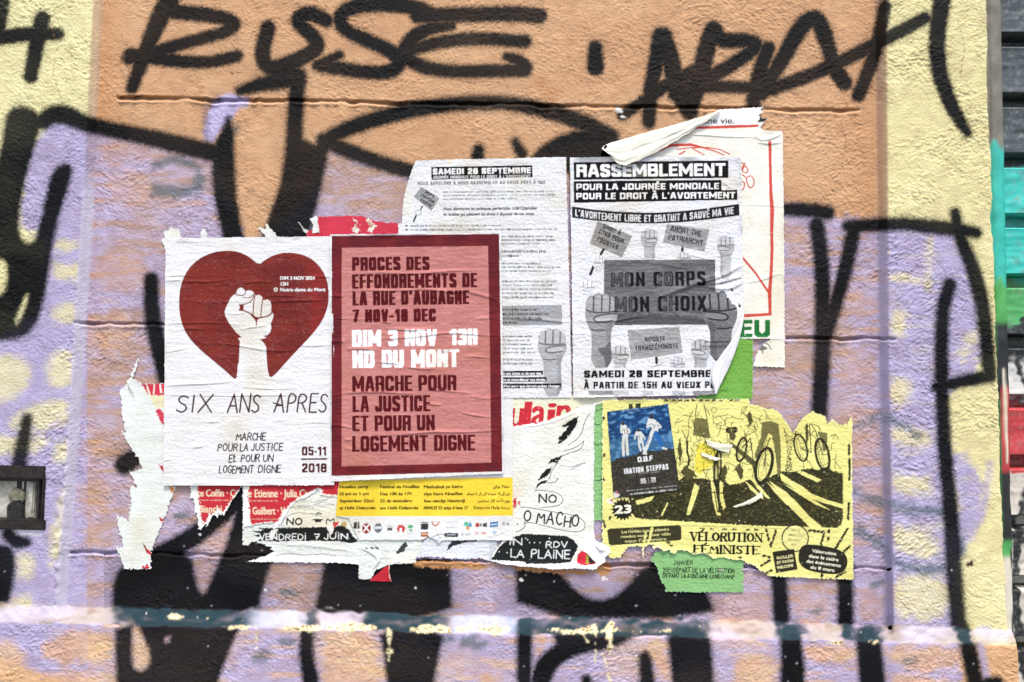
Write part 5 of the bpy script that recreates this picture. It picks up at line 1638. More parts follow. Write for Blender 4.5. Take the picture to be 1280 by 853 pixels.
# ---- yellow bicycle poster
YP = C(241, 235, 146)
OL = C(52, 50, 30)
s = Sheet(744, 492, 1074, 732, YP, seed=15)
s.outline([(752, 499.5), (850, 498), (936.5, 498.3), (937, 505), (950, 507), (958, 511), (966, 510), (974, 515), (981, 524), (985, 530), (991, 541), (996, 533), (1001, 524), (1008, 518), (1016, 513.5), (1024, 517), (1031, 519), (1034, 529), (1040, 524),
           (1050, 530), (1054, 531), (1056.5, 527), (1058, 532), (1062, 522), (1065.5, 520.5), (1066, 620), (1067.3, 725), (1029, 724), (985, 722), (960, 720), (955, 716), (948, 713), (944, 708), (934, 705), (926, 700), (914, 700), (905, 697),
           (893, 699), (880, 692), (866, 694), (858, 689), (848, 688), (842, 694), (836, 688), (829, 690), (822, 684), (816, 688), (806, 700), (803, 702), (802, 684), (790, 686), (782, 690), (776, 697), (764, 699), (757, 692), (752, 684)], .45, 2.5)
s.outline([(786, 684), (800, 683), (801, 700), (778, 702), (776, 695)], .6, 2, hole=True)
s.outline([(806, 683), (816, 681), (815, 688), (808, 700), (804, 700)], .6, 2, hole=True)
PRN = s.polymask([(759, 505), (1054, 505), (1054, 650), (1046, 661), (760, 650)])
# ground of the picture
s.poly([(792, 646), (786, 622), (772, 622), (770, 604), (800, 600), (850, 600), (858, 592), (866, 598), (880, 598), (890, 601), (902, 596), (912, 606), (926, 604), (936, 599), (946, 604), (960, 598), (975, 589), (990, 590), (1005, 587), (1014, 585), (1022, 588), (1033, 583), (1040, 588),
        (1054, 592), (1054, 648), (1052, 656), (1046, 660.5), (1030, 660), (960, 658), (880, 653.5), (800, 648.5)], OL, "street_picture", rag=.35, worn=.06)
for p in ([(974, 590), (988, 600), (1003, 608), (1014, 617), (1034, 625), (1055, 631), (1055, 636), (1030, 629), (1010, 622), (993, 611), (977, 601)], [(961, 601), (981, 614), (996, 628), (1011, 645), (1030, 661), (1014, 661), (1002, 649), (988, 635), (974, 617)],
          [(978, 604), (1000, 615), (1038, 638), (1020, 631), (1000, 619)], [(958, 602), (970, 612), (988, 633), (984, 632), (968, 615)], [(938, 598), (950, 608), (963, 624), (959, 623), (946, 610)], [(930, 600), (940, 608), (955, 624), (951, 623), (938, 612)],
          [(1000, 588), (1014, 594), (1027, 600), (1022, 603), (1006, 596), (996, 590)], [(868, 604), (874, 609), (870, 622), (862, 644), (857.8, 643.5), (861, 630)], [(888, 600), (893, 604), (896, 624), (901, 644), (896, 645), (891, 626)],
          [(899, 600), (904, 604), (903, 616), (907, 634), (904, 637.5), (899, 622)], [(794, 626), (818, 620), (813, 627), (796, 631)], [(826, 644), (834, 628), (835, 629), (828, 645)]):
    s.poly(p, YP, "street_picture", rag=.15)
s.stroke([(1054, 594), (1054, 648), (1052, 656), (1046, 660.5), (960, 658)], .4, YP)
# figures and bicycles
GRY = C(122, 118, 72)
for p in ([(868, 522), (884, 524), (888, 548), (866, 544)], [(952, 528), (962, 526), (973, 530), (976, 560), (976, 592), (972, 597), (970, 575), (965, 545), (961, 541), (952, 562), (944, 575), (943, 568), (951, 548)], [(1022, 540), (1034, 541), (1034, 556), (1030, 566), (1026, 552)]):
    s.poly(p, GRY, "figure_drawing", rag=.2, clip=PRN)
s.put(s.polymask([(979, 534), (987, 546), (995, 538), (999, 542), (991, 556), (989, 570), (991, 588), (981, 590), (984, 570), (983, 556)]) & (fnoise(*s.sh, 1.4 * s.ss, 1.4 * s.ss, 151) > .15), C(40, 40, 30), "figure_drawing")
s.poly([(871, 556), (880, 552), (894, 552), (897, 566), (895, 580), (886, 584), (874, 594), (868, 586)], C(238, 222, 84), "figure_drawing", rag=.4)
s.poly(np.vstack([ell(911, 538, 4, 4), ell(918, 537.5, 4.5, 4)]), C(50, 48, 36), "figure_drawing"); s.poly(smooth_poly([(911, 540), (919, 540), (920, 548), (916, 552), (912, 548)], 2), C(90, 86, 56), "figure_drawing")
s.stroke([(915, 556, 2), (928, 567, 3), (943, 580, 3.5), (944, 590, 2)], 3, C(86, 84, 54), "figure_drawing")
s.stroke([(859, 552), (859, 566), (862, 575), (857, 592)], 1.2, OL, "figure_drawing", smooth=1); s.stroke([(897, 556), (897, 580), (898, 600), (899, 640)], 1.2, OL, "figure_drawing")
for p in ([(850, 590), (856, 582), (866, 588), (872, 596), (858, 600)], [(846, 560), (850, 548), (853, 566), (850, 580)], [(899, 594), (906, 580), (909, 590), (906, 602)], [(918, 586), (924, 578), (930, 590), (926, 600)], [(933, 520), (938, 514), (941, 526), (937, 534)], [(1006, 534), (1009, 528), (1011, 546), (1008, 556)]):
    s.poly(p, C(84, 80, 46), "figure_drawing", rag=.5, clip=PRN)
for (cx, cy, rx, ry, rot, r) in ((955, 582, 9.5, 22, 14, 2.0), (1028, 568.5, 8, 20, -12, 1.5), (927, 562, 5.5, 15, 12, 1.4), (1001, 560, 7.5, 17, -14, 1.1), (897, 586, 4, 22, 4, 1.3)):
    s.stroke(ell(cx, cy, rx, ry, rot), r, C(44, 42, 30), "bicycle_drawing", closed=True)
    s.stroke(ell(cx + 1, cy, rx * .72, ry * .85, rot), .35, OL, "bicycle_drawing", closed=True)
    for a in range(0, 360, 60):
        s.stroke([(cx, cy), (cx + rx * .8 * math.cos(math.radians(a)), cy + ry * .8 * math.sin(math.radians(a)))], .22, C(130, 128, 80), "bicycle_drawing")
for q in ([(955, 582), (958, 560), (962, 548)], [(928, 560), (938, 548), (942, 580)], [(1028, 568), (1020, 540), (1014, 530)], [(1001, 560), (1014, 566), (1012, 530)], [(897, 586), (892, 560), (905, 566)], [(884, 615), (914, 618)], [(893, 614), (897, 640), (905, 642)]):
    s.stroke(q, .6, C(60, 58, 40), "bicycle_drawing")
r_ = random.Random(5)
for i in range(150):     # contour lines of the drawn crowd
    x0, y0 = r_.uniform(845, 962), r_.uniform(508, 592)
    if i > 120: x0, y0 = r_.uniform(1000, 1045), r_.uniform(530, 580)
    a = r_.choice([90, 90, 80, 100, 30, 150, 0]) + r_.gauss(0, 18)
    L = r_.uniform(5, 15); k = r_.gauss(0, 3)
    dx, dy = math.cos(math.radians(a)), math.sin(math.radians(a))
    s.stroke([(x0, y0), (x0 + dx * L * .5 - dy * k, y0 + dy * L * .5 + dx * k), (x0 + dx * L, y0 + dy * L)], .4, C(84, 78, 40), "figure_drawing", smooth=2, clip=PRN)
for i in range(14):
    x0, y0 = r_.uniform(850, 935), r_.uniform(510, 590)
    s.stroke(ell(x0, y0, r_.uniform(2, 5), r_.uniform(2, 6), r_.uniform(0, 90)), .32, C(90, 86, 44), "figure_drawing", closed=True, clip=PRN)
s.stroke([(866, 514), (860, 526), (862, 540), (856, 556)], .4, OL, "figure_drawing", smooth=2); s.stroke([(871, 506), (869, 520)], .5, OL); s.stroke([(880, 506), (884, 524)], .5, OL)
# chain border
r_ = random.Random(9)
def chain(pts):
    p = np.array(pts, float)
    for a, b in zip(p[:-1], p[1:]):
        n = max(1, int(np.hypot(*(b - a)) / 4.2))
        for i in range(n):
            c = a + (b - a) * (i + .5) / n
            ang = math.degrees(math.atan2(*(b - a)[::-1]))
            if r_.random() < .82:
                s.poly(ell(c[0], c[1], 3.0, 1.75, ang + r_.uniform(-20, 20), 10), C(46, 44, 30), "chain_border", rag=.4, rs=1)
chain([(1061, 556), (1062, 590), (1061, 606)]); chain([(1061, 628), (1060, 650)]); chain([(957, 660), (960, 672), (964, 684)]); chain([(970, 662), (966, 676), (959, 686)]); chain([(952, 694), (964, 697)]); chain([(1010, 663), (1030, 665), (1026, 682)])
chain([(1036, 662), (1035, 680)]); chain([(1060, 660), (1044, 686)]); chain([(1063, 682), (1050, 694)]); chain([(950, 708), (963, 700)]); chain([(1026, 722), (1030, 712)]); chain([(1044, 722), (1062, 712)]); chain([(955, 718), (966, 712)])
chain([(754, 520), (755, 530)]); chain([(755, 566), (755, 572)]); chain([(755, 592), (754, 602)]); chain([(753, 650), (757, 660)]); chain([(758, 652), (764, 646)])
for x in (832, 842, 850, 858, 866, 876, 884, 892, 900, 914, 921):
    s.poly([(x - 3, 502.5), (x - 1.5, 498.6), (x + 2, 498.4), (x + 3, 502.3), (x, 501.5)], C(46, 44, 32), "chain_border", rag=.5, rs=1.2)
for x in (878, 890, 905, 918, 935, 945):
    s.poly(ell(x, 661 + (x - 878) * .02, 3.5, 1.2, 5, 10), C(46, 44, 30), "chain_border", rag=.5, rs=1.2)
for x, y in ((884, 694), (876, 693), (925, 697), (839, 682), (835, 678)):
    s.poly(ell(x, y, 3.2, 1.5, 0, 10), C(46, 44, 30), "chain_border", rag=.5, rs=1.2)
s.poly([(786, 505), (791, 505), (791, 516), (786, 516)], C(70, 68, 46), "chain_border"); s.poly([(794, 505), (801, 504), (801, 514), (795, 514)], C(60, 58, 40), "chain_border")
# title and badges
s.hand("VÉLORUTION", 864, 666.5, 952, 676.5, 1.25, C(24, 22, 18), "title", serif=True, jit=0, rot=1.0)
s.hand("FÉMINISTE", 868, 682.5, 948, 692, 1.25, C(24, 22, 18), "title", serif=True, jit=0, rot=1.0)
s.stroke([(903, 697), (903, 702)], .4, OL); s.text("(nar", 906, 697.5, 917, 702, OL, None, shear=.2)
s.poly(ell(994, 673, 17.2, 17.2), C(50, 48, 34), "round_badge"); s.poly(ell(994, 673, 15.6, 15.6), C(236, 230, 150), "round_badge")
for i, y in enumerate((664, 670, 676, 682)):
    w = (5, 9, 10, 5)[i]
    s.fuzz(994 - w, y, 994 + w, 3, C(120, 114, 70), .8, "round_badge", rot=6, seed=i)
s.poly([(965.5, 690), (992.5, 686.3), (997, 712), (970, 716.6)], C(46, 44, 32), "square_badge")
for t, y in (("ROLLER", 694.6), ("ET PATIN", 700.6), ("WELCOME", 706.6)):
    s.text(t, 971, y, 991.5, y + 3.2, C(236, 230, 170), "square_badge", bold=(.3, .2), rot=-9)
s.poly(smooth_poly([(998, 690), (1003, 681.5), (1016, 680.5), (1044, 685), (1057, 692), (1060, 702), (1057, 713), (1048, 718.5), (1030, 717.5), (1008, 713), (998, 704)], 2), C(44, 42, 32), "oval_badge")
for t, x0, x1, y in (("Vélorution", 1015, 1045, 688.5), ("dans le cadre", 1011, 1048, 695.4), ("des évènements", 1008, 1051, 702.3), ("du 8 mars", 1013, 1043, 709.0)):
    s.text(t, x0, y, x1, y + 3.8, C(244, 240, 214), "oval_badge", bold=(.4, .25), rot=8)
star = []
for i in range(36):
    a = i / 36 * 2 * math.pi
    q = 14.5 if i % 2 == 0 else 11
    star.append((778.5 + q * math.cos(a) * 1.05, 637 + q * math.sin(a)))
s.poly(star, C(38, 38, 30), "star_badge"); s.text("23", 768.5, 632, 788, 641.5, C(250, 248, 220), "star_badge", bold=(1.2, .8), rot=-4, shear=.1)
s.poly([(759, 663), (762, 661), (849, 656.6), (851.5, 659), (852, 673), (850, 675.5), (764, 682), (761, 680)], C(60, 58, 36), "text_panel")
s.text("Les Derbies à vous attendre", 777, 661.6, 836, 665.2, C(226, 220, 150), "text_panel", bold=(.2, .15), rot=-3.5)
s.text("rendez-vous pour vélo", 776, 667.4, 838, 671, C(226, 220, 150), "text_panel", bold=(.2, .15), rot=-3.5)
s.text("sous l'ombrière", 781, 673.4, 833, 677, C(226, 220, 150), "text_panel", bold=(.2, .15), rot=-3.5)
for p in ([(803, 684), (806, 664), (808, 664), (806, 690), (803, 702)], [(809, 680), (814, 658), (817, 654), (816, 662), (811, 682)], [(772, 656), (800, 652), (830, 650), (806, 656), (776, 659)]):
    s.poly(p, YP, rag=.5, rs=1.6)
s.poly([(758, 626), (763, 622), (768, 628), (764, 631)], C(240, 236, 226), rag=.5); s.poly([(762, 625), (766, 624), (766, 628)], C(196, 60, 60))
s.fringe(1.5, C(250, 248, 200), .72)
s.crease([(752, 600), (830, 636), (900, 640), (960, 622)], .0004, 2); s.crease([(770, 660), (880, 655), (1060, 664)], .0006, 1.3)
s.wrinkles(46, 151, .0004, lmin=16, lmax=70, slope=.03)
root_bike, ob = s.build("bicycle_poster", "yellow poster with a dark drawing of cyclists, titled VÉLORUTION FÉMINISTE", "poster", .0026, WALLGROUP, rip=.00022, imprint=.0002, edge=.0022)
for A, B, sd in (([(882, 549), (893, 553), (905, 555), (916, 556)], [(884, 556), (893, 561), (905, 565), (911, 566)], 1), ([(876, 565), (888, 570), (901, 573)], [(878, 571), (888, 574.5), (896, 576)], 2), ([(916, 634), (936, 626), (952, 615)], [(919, 634.5), (938, 631), (954, 622)], 3)):
    flap("peeled_strip", A, B, lambda u: .0040 + 0 * u, lambda u: .0052 + .002 * u, .0005, C(214, 213, 192), root_bike, n=26, m=10, seed=700 + sd * 5, wr=.0004, label="little white strip of loose paper on the yellow poster")

# ---- concert flyer
s = Sheet(752, 500, 856, 628, C(32, 70, 116), seed=16)
s.outline([(758.2, 514.3), (835.2, 504.5), (843, 560), (850.6, 613.5), (808, 618.5), (766.6, 623.3), (762, 565)], .1, 3)
b = fnoise(*s.sh, 8 * s.ss, 5 * s.ss, 161)
s.put(b > .2, C(54, 108, 160), alpha=.55); s.put(b > 1.0, C(120, 170, 206), alpha=.6); s.put(b < -.9, C(26, 56, 100), alpha=.6)
grad = s.polymask([(750, 552), (856, 540), (856, 566), (750, 580)])
s.put(grad, C(96, 150, 190), alpha=.35)
s.poly([(764, 577), (775, 572), (786, 571), (800, 566), (806, 563), (820, 564), (834, 561), (846, 560), (856, 620), (760, 630)], C(58, 56, 48), "rocky_ground", rag=.6)
s.put(s.polymask([(764, 577), (846, 562), (856, 620), (760, 630)]) & (fnoise(*s.sh, 7 * s.ss, 2 * s.ss, 162) > .7), C(84, 80, 66), alpha=.7)
s.put(s.polymask([(764, 577), (846, 562), (856, 620), (760, 630)]) & (fnoise(*s.sh, 2 * s.ss, 5 * s.ss, 163) > 1.1), C(34, 33, 30), alpha=.8)
WF = C(222, 224, 218)
for q, r in (([(778.5, 533.5), (781, 534.5), (782, 545)], 3.2), ([(779.5, 546), (778.8, 557), (779.5, 569)], 1.7), ([(783, 546), (784, 557), (784.5, 568)], 1.6), ([(776, 536), (777, 541), (781, 540)], 1.1), ([(785.5, 536), (787, 541), (783, 541)], 1.1),
             ([(797, 542), (800, 542.5), (800.5, 551)], 3.0), ([(798.5, 551), (799, 557), (801, 563)], 1.3), ([(802, 551), (804, 557), (804.5, 562)], 1.2), ([(794.5, 543), (793.5, 549)], .9), ([(803.6, 543.5), (806, 549)], .9),
             ([(813, 527), (817, 528.5), (819, 538)], 4.0), ([(815, 540), (812, 550), (806, 565)], 2.1), ([(810, 529), (809, 534), (815, 532)], 1.3), ([(822, 529), (826, 534), (820, 536)], 1.2)):
    s.stroke(q, r, WF, "figure_drawing")
s.stroke([(820, 541), (824, 550), (828, 559)], 2.4, C(40, 104, 172), "figure_drawing"); s.stroke([(828, 560), (833, 561.5)], 1.2, WF, "figure_drawing"); s.stroke([(804, 567), (808, 567.5)], 1.1, WF, "figure_drawing")
for x, y, r in ((778.6, 529.6, 2.0), (798, 538, 1.7), (814, 521, 2.5)):
    s.poly(ell(x, y, r, r * 1.25), C(64, 54, 48), "figure_drawing")
for q in ([(780, 536), (781.5, 543)], [(814, 530), (819, 532), (817, 536)], [(781.5, 549), (781.8, 566)], [(812, 546), (809, 556)], [(799, 544), (799.5, 549)], [(783.6, 534), (784.6, 543)]):
    s.stroke(q, .55, C(140, 142, 138), "figure_drawing")
s.block("OBF", 797, 570.5, 816, 577, 1.5, 1.2, C(248, 248, 248), "lettering", gap=2.6, rot=-6)
for x, y in ((803.6, 576.6), (810.4, 576.0)): s.poly(ell(x, y, .7, .7, n=10), C(248, 248, 248))
s.block("IRATION STEPPAS", 780, 583, 835.5, 589.8, 1.25, 1.0, C(240, 240, 240), "lettering", gap=.9, rot=-6.5)
for (t, x0, y0) in (("05", 801, 598), ("29", 813.5, 596.8)):
    s.text(t, x0, y0, x0 + 6, y0 + 4, C(224, 224, 222), "lettering", bold=(.5, .3), rot=-6)
    s.fuzz(x0, y0 + 7, x0 + 6.5, 2.4, C(214, 214, 212), 1, "lettering", rot=-6, seed=int(x0))
s.stroke([(810.3, 598), (811, 604)], .25, C(190, 190, 188))
s.fuzz(799, 593, 824, 1.2, C(180, 180, 176), .8, "lettering", rot=-6, seed=3)
s.fuzz(783, 614.5, 846, 1.3, C(206, 206, 202), .7, "lettering", rot=-6, seed=4); s.fuzz(788, 619, 846, 2.2, C(226, 226, 224), .9, "lettering", rot=-6, seed=8)
s.fuzz(775, 514.5, 818, 1.0, C(170, 196, 220), .8, "lettering", rot=-7, seed=5); s.fuzz(784, 516, 800, 1.4, C(170, 196, 220), .6, "lettering", rot=-7, seed=6)
s.poly([(765, 617), (771, 614), (774, 618), (772, 622), (767, 623)], C(226, 220, 214), rag=.5); s.poly([(768, 616), (772, 614), (773, 618)], C(190, 50, 54))
s.poly([(822, 504), (826, 508), (828, 505.5)], C(220, 228, 230), rag=.3)
s.rough[:] = .38
s.wrinkles(14, 161, .0004, lmin=14, lmax=60, slope=-.12)
s.build("concert_flyer", "small blue and black concert flyer with three figures, stuck tilted on the yellow poster", "flyer", .0034, WALLGROUP, dirt=.02)

# ---- white manifesto sheet
s = Sheet(492, 190, 722, 502, C(234, 234, 233), seed=17)
s.outline([(519, 200.5), (560, 199), (640, 197.5), (707.8, 195.6), (709.5, 260), (711.8, 350), (713.5, 430), (715, 497.5), (620, 498), (560, 498), (497, 400), (497, 279), (502, 278.5), (502.3, 262), (504, 248), (508, 232), (513.5, 214)], .1, 3)
s.poly([(539, 209), (665.3, 206.8), (665.8, 221.8), (539.4, 225)], C(14, 14, 18), "title_bar")
s.block("SAMEDI 28 SEPTEMBRE", 541, 210.2, 663.5, 217.6, 2.05, 1.55, C(252, 252, 252), "title", gap=1.1, rot=-.8)
s.block("JOURNÉE MONDIALE POUR LE DROIT À L'AVORTEMENT", 541, 219.3, 663, 222.9, .9, .7, C(214, 214, 216), "title", gap=.55, rot=-.8)
s.block("NOUS APPELONS À NOUS RASSEMBLER AU VIEUX PORT À 15H", 522, 226.6, 681, 230.8, 1.0, .8, C(112, 112, 116), "lettering", gap=.7, rot=-.6)
G1 = C(72, 72, 78)
for y in (241.5, 245.9, 250.3): s.fuzz(554, y, 694 if y < 248 else 646, 2.4, C(100, 100, 106), .9, "lettering", rot=-.4)
s.text("Nous dénonçons les politiques patriarcales, LGBTQIphobes", 554, 258.6, 670.5, 262.4, C(50, 50, 54), "lettering", bold=(.4, .3), shear=.15, rot=-.4)
s.text("et racistes qui piétinent les droits à disposer de nos corps.", 554, 265.6, 668, 269.4, C(50, 50, 54), "lettering", bold=(.4, .3), shear=.15, rot=-.4)
for y, x1 in ((283.5, 626), (288.6, 696)):
    s.fuzz(513, y + .3, x1, 2.6, G1, .9, "lettering", rot=-.3)
    s.poly([(507, y - 2.8), (510.5, y - 1.2), (507, y + .3)], C(60, 60, 64), "lettering")
for y, x1, c in ((297, 690, 120), (301.6, 694, 150), (306.2, 676, 150), (331, 676, 160), (335.6, 702, 160), (340.2, 690, 150), (353, 695, 160), (358, 690, 160), (363, 697, 160), (368, 692, 160), (373.2, 694, 160), (422, 664, 160), (427, 662, 160), (432, 664, 160), (437, 668, 160), (442, 668, 150), (451, 666, 160), (456, 664, 160)):
    s.fuzz(627, y, x1, 2.6, C(c - 90, c - 90, c - 86), .9, "lettering")
for y, x1 in ((316, 682), (321.5, 648)): s.fuzz(627, y, x1, 3.2, C(40, 40, 44), .95, "lettering")
s.poly([(626, 382.5), (702.4, 381.5), (702.6, 406.5), (626, 407.5)], C(168, 168, 170), "grey_panel")
for y, x1 in ((389, 672), (394.4, 685), (399.8, 680), (405.2, 648)): s.fuzz(627, y, x1, 3.4, C(30, 30, 34), 1, "grey_panel")
s.fist(671, 411, 709, 496, 178, "fist_picture", arm=2.2)
for y, x1, t in ((464, 679, "à nos corps et de nos vies,"), (471.9, 683.2, "re et revendiquer nos droits,"), (479.8, 701.8, "d'hui pour que demain puisse changer.")):
    s.poly([(626, y), (x1, y - .3), (x1, y + 5.4), (626, y + 5.8)], C(24, 24, 28), "black_bar")
    s.text(t, 629, y + 1.2, x1 - 1.5, y + 4.4, C(240, 240, 240), "black_bar", bold=(.25, .2))
s.poly([(526.5, 233.6), (549.5, 247.7), (539.3, 264), (517, 246.4)], C(158, 160, 160), "placard_picture", worn=.12)
for t, cx, cy, w in (("DROIT À", 537, 242.6, 13), ("L'IVG POUR", 534.6, 248.2, 19), ("TOUSTES", 532.0, 253.6, 17)):
    s.text(t, cx - w / 2, cy - 1.8, cx + w / 2, cy + 1.8, C(30, 30, 32), "placard_picture", bold=(.4, .3), rot=32)
s.stroke([(528, 258), (526, 262)], .9, C(40, 40, 42), "placard_picture"); s.stroke([(520, 270), (517, 277)], 1.0, C(40, 40, 42), "placard_picture"); s.stroke(ell(523, 266, 3.5, 3.5), .3, G1)
s.put(s.polymask([(560, 199), (567, 199), (563, 206), (560, 206)], .6, 2), C(240, 214, 150), alpha=.5)
s.put(s.polymask([(505, 240), (513, 238), (514, 268), (503, 270)], 2, 5), C(236, 228, 196), alpha=.35)
s.crease([(640, 400), (672, 399), (700, 403), (714, 403)], .0016, 1.0); s.crease([(519, 202), (508, 236), (504, 270)], .0005, 2.0); s.crease([(680, 270), (690, 330), (700, 360)], .0004, 1.2)
s.wrinkles(60, 171, .00035, lmin=10, lmax=46)
s.build("manifesto_poster", "white text-covered manifesto sheet headed SAMEDI 28 SEPTEMBRE, half hidden by the maroon poster", "poster", .0032, WALLGROUP, rip=.00025, imprint=.0002)
# ---- rally poster with the peeling corner
s = Sheet(704, 188, 938, 504, C(234, 234, 236), seed=18)
s.outline([(711.7, 196.5), (760, 195.5), (900, 196), (927.5, 197), (927.6, 260), (929, 330), (930.5, 392), (927, 412), (921, 434), (912, 458), (902, 478), (895.5, 493), (880, 494.5), (800, 496), (716, 497.5), (714, 350)], .1, 3)
K1 = C(12, 13, 18)
s.poly([(717, 203), (910.5, 200.8), (910.5, 222.6), (717.6, 225)], K1, "title_bar")
s.block("RASSEMBLEMENT", 720.5, 205.0, 907, 220.8, 4.0, 3.1, C(253, 253, 253), "title", gap=1.5, rot=-.5)
s.poly([(744, 196), (776, 196), (806, 205), (806, 221), (776, 221), (776, 205)], C(238, 234, 214), alpha=.18)
s.poly([(717, 226.8), (901.6, 225), (902, 238), (921.5, 237.4), (922, 250), (717.6, 253.8)], K1, "title_bar")
s.block("POUR LA JOURNÉE MONDIALE", 720.4, 229.4, 898.8, 237.2, 2.1, 1.55, C(252, 252, 252), "title", gap=1.2, rot=-.4)
s.block("POUR LE DROIT À L'AVORTEMENT", 720.4, 240.8, 919, 248.8, 2.1, 1.55, C(252, 252, 252), "title", gap=1.2, rot=-.4)
up = [(714.8, 258.2), (742, 262.2), (770.3, 264.8), (800, 266), (821.9, 266), (850, 264.4), (878, 261.3), (900, 258.4), (923.9, 255)]
dn = [(924.3, 269.5), (900, 272.8), (878, 275.6), (850, 278.2), (821.9, 279.6), (800, 279.6), (770.3, 278.4), (742, 275.8), (715.2, 272.3)]
s.poly(up + dn, C(28, 29, 33), "banner")
ux, uy = [p[0] for p in up], [p[1] for p in up]
def onbanner(p):
    q = p.copy(); q[:, 1] = p[:, 1] - 268 + np.interp(p[:, 0], ux, uy) + 3.2
    return q
s.block("L'AVORTEMENT LIBRE ET GRATUIT A SAUVÉ MA VIE", 719, 267.6, 917, 276.4, 1.45, 1.25, C(236, 236, 236), "banner", gap=.9, warp=onbanner, worn=.2)
def placard(q, lines, rot, c=150, cc=34, tag_="placard_picture", worn=.15):
    tag_ = tag_ + "#%d" % q[0][0]
    m = s.poly(q, C(c, c, c + 1), tag_, worn=worn)
    n = fnoise(*s.sh, 14 * s.ss, 1.6 * s.ss, int(q[0][0]))
    s.put(m & (n > .9), C(c + 34, c + 34, c + 35), tag_, alpha=.5); s.put(m & (n < -.9), C(c - 24, c - 24, c - 23), tag_, alpha=.5)
    for t, x0, x1, y0, y1 in lines:
        s.block(t, x0, y0 - .4, x1, y1 + .4, 1.25, 1.05, C(cc, cc, cc + 2), tag_, gap=.6, rot=rot, worn=.15)
placard([(746.9, 276.5), (790.3, 295.3), (777.4, 322.2), (737.5, 304.6)], (("DROIT À", 753, 777, 284.8, 289.6), ("L'IVG POUR", 748, 781, 293, 298.2), ("TOUSTES", 745, 774, 301.4, 306.6)), 24)
placard([(833.6, 280), (886.8, 287), (880.5, 315), (828.5, 303.5)], (("ABORT THE", 838, 877, 286, 292.5), ("PATRIARCHY", 835, 879, 297, 303.5)), 9.5, 158)
s.stroke([(754.5, 312), (751, 318)], 1.6, C(44, 44, 46), "placard_picture#746"); s.stroke([(742, 333), (738, 343)], 1.7, C(44, 44, 46)); s.stroke([(746, 325), (743, 331)], .5, C(80, 80, 82))
s.stroke([(853.2, 310), (852.6, 316)], 1.5, C(40, 40, 42), "placard_picture#833")
for k, (x0, y0, x1, y1, c, fl, arm) in enumerate(((800, 286.5, 823, 326, 186, False, 1.8), (896, 295, 919, 350, 186, True, 2.3), (845, 315, 864, 326, 204, False, .75), (741, 320, 758, 340, 222, True, 1.2), (723, 350, 745, 372, 232, False, 1.2),
                                              (763, 432, 787, 462, 190, False, 1.35), (863, 424, 889, 462, 184, True, 1.5), (837, 446, 857, 461, 202, False, .85))):
    s.fist(x0, y0, x1, y1, c, "fist_picture#%d" % (k + 1), flip=fl, arm=arm)
m = s.poly([(755, 325.2), (894, 324.5), (894.6, 406), (755, 406.8)], C(106, 106, 108), "sign_picture", worn=.04)
n = fnoise(*s.sh, 22 * s.ss, 2.2 * s.ss, 181)
s.put(m & (n > .7), C(134, 134, 136), alpha=.5); s.put(m & (n < -.8), C(84, 84, 86), alpha=.5)
s.put(m & s.polymask([(755, 396), (800, 392), (860, 396), (895, 400), (895, 407), (755, 407)], 1.5, 8), C(76, 76, 78), alpha=.7)
m = s.fist(730, 367, 772, 461, 156, "fist_picture#20", arm=2.05)
s.put(m & s.polymask([(756, 434), (765, 424), (766, 440), (764, 462), (758, 460), (754, 446), (746, 436)], .3, 3), C(106, 106, 108))
s.fist(880, 364.5, 926, 452, 118, "fist_picture#21", flip=True, arm=1.9, lean=-2)
for t, x0, x1, y0, y1, hollow in (("MON CORPS", 764, 882, 340.5, 357.5, (0, 4)), ("MON CHOIX", 768, 883, 371, 389, (0, 4))):
    s.block(t, x0, y0 - .6, x1, y1 + .6, 4.0, 2.5, C(24, 24, 26), "sign_lettering", gap=2.8, rot=-.8)
    a = s.blockmask(t, x0 + 1.2, y0 + .6, x1 - 1.2, y1 - .6, 1.9, 1.0, 5.0, -.8)
    hx = s.polymask([(x0 - 2, y0 - 4), (x0 + 24, y0 - 4), (x0 + 24, y1 + 3), (x0 - 2, y1 + 3)]) | s.polymask([(x0 + 60, y0 - 4), (x0 + 76, y0 - 4), (x0 + 76, y1 + 3), (x0 + 60, y1 + 3)])
    s.put(a & hx, C(118, 118, 120), "sign_lettering", alpha=.55)
placard([(784.4, 413), (848.9, 408.5), (853.5, 441.3), (788.6, 450)], (("RIPOSTE", 806, 831, 421.5, 426.5), ("TRANSFÉMINISTE", 793.5, 848, 431.4, 437)), -4, 160, 50)
s.stroke([(820.5, 447.5), (820.9, 454)], 1.7, C(50, 50, 52), "placard_picture#784"); s.stroke([(814, 459), (822, 457), (828, 455)], .5, C(150, 150, 152))
s.poly([(728, 460.5), (900, 459.5), (900, 488.5), (728, 489)], C(234, 234, 236), None)
BOT = s.polymask([(704, 455), (880, 455), (891, 460), (886, 474), (893.5, 488), (895, 500), (704, 500)])
s.block("SAMEDI 28 SEPTEMBRE", 730, 463, 888.5, 472, 2.85, 2.1, K1, "date_lettering", gap=1.2, rot=-.2, clip=BOT)
s.block("À PARTIR DE 15H AU VIEUX PO", 730, 477.2, 894, 485.8, 2.35, 1.75, K1, "date_lettering", gap=1.2, rot=-.2, clip=BOT)
s.fuzz(882, 429, 916, 2.8, C(40, 40, 42), 1, "date_lettering", seed=31); s.fuzz(876, 434.6, 908, 2.8, C(40, 40, 42), 1, "date_lettering", seed=32)
for x0, x1, c in ((735, 766, 150), (766, 786, 196), (803, 816, 196), (840, 856, 190), (866, 892, 150)):
    s.poly([(x0, 488.6), (x1, 488.4), (x1 + .5, 494), (x0 + .5, 494.2)], C(c, c, c + 2), "fist_picture", rag=.2)
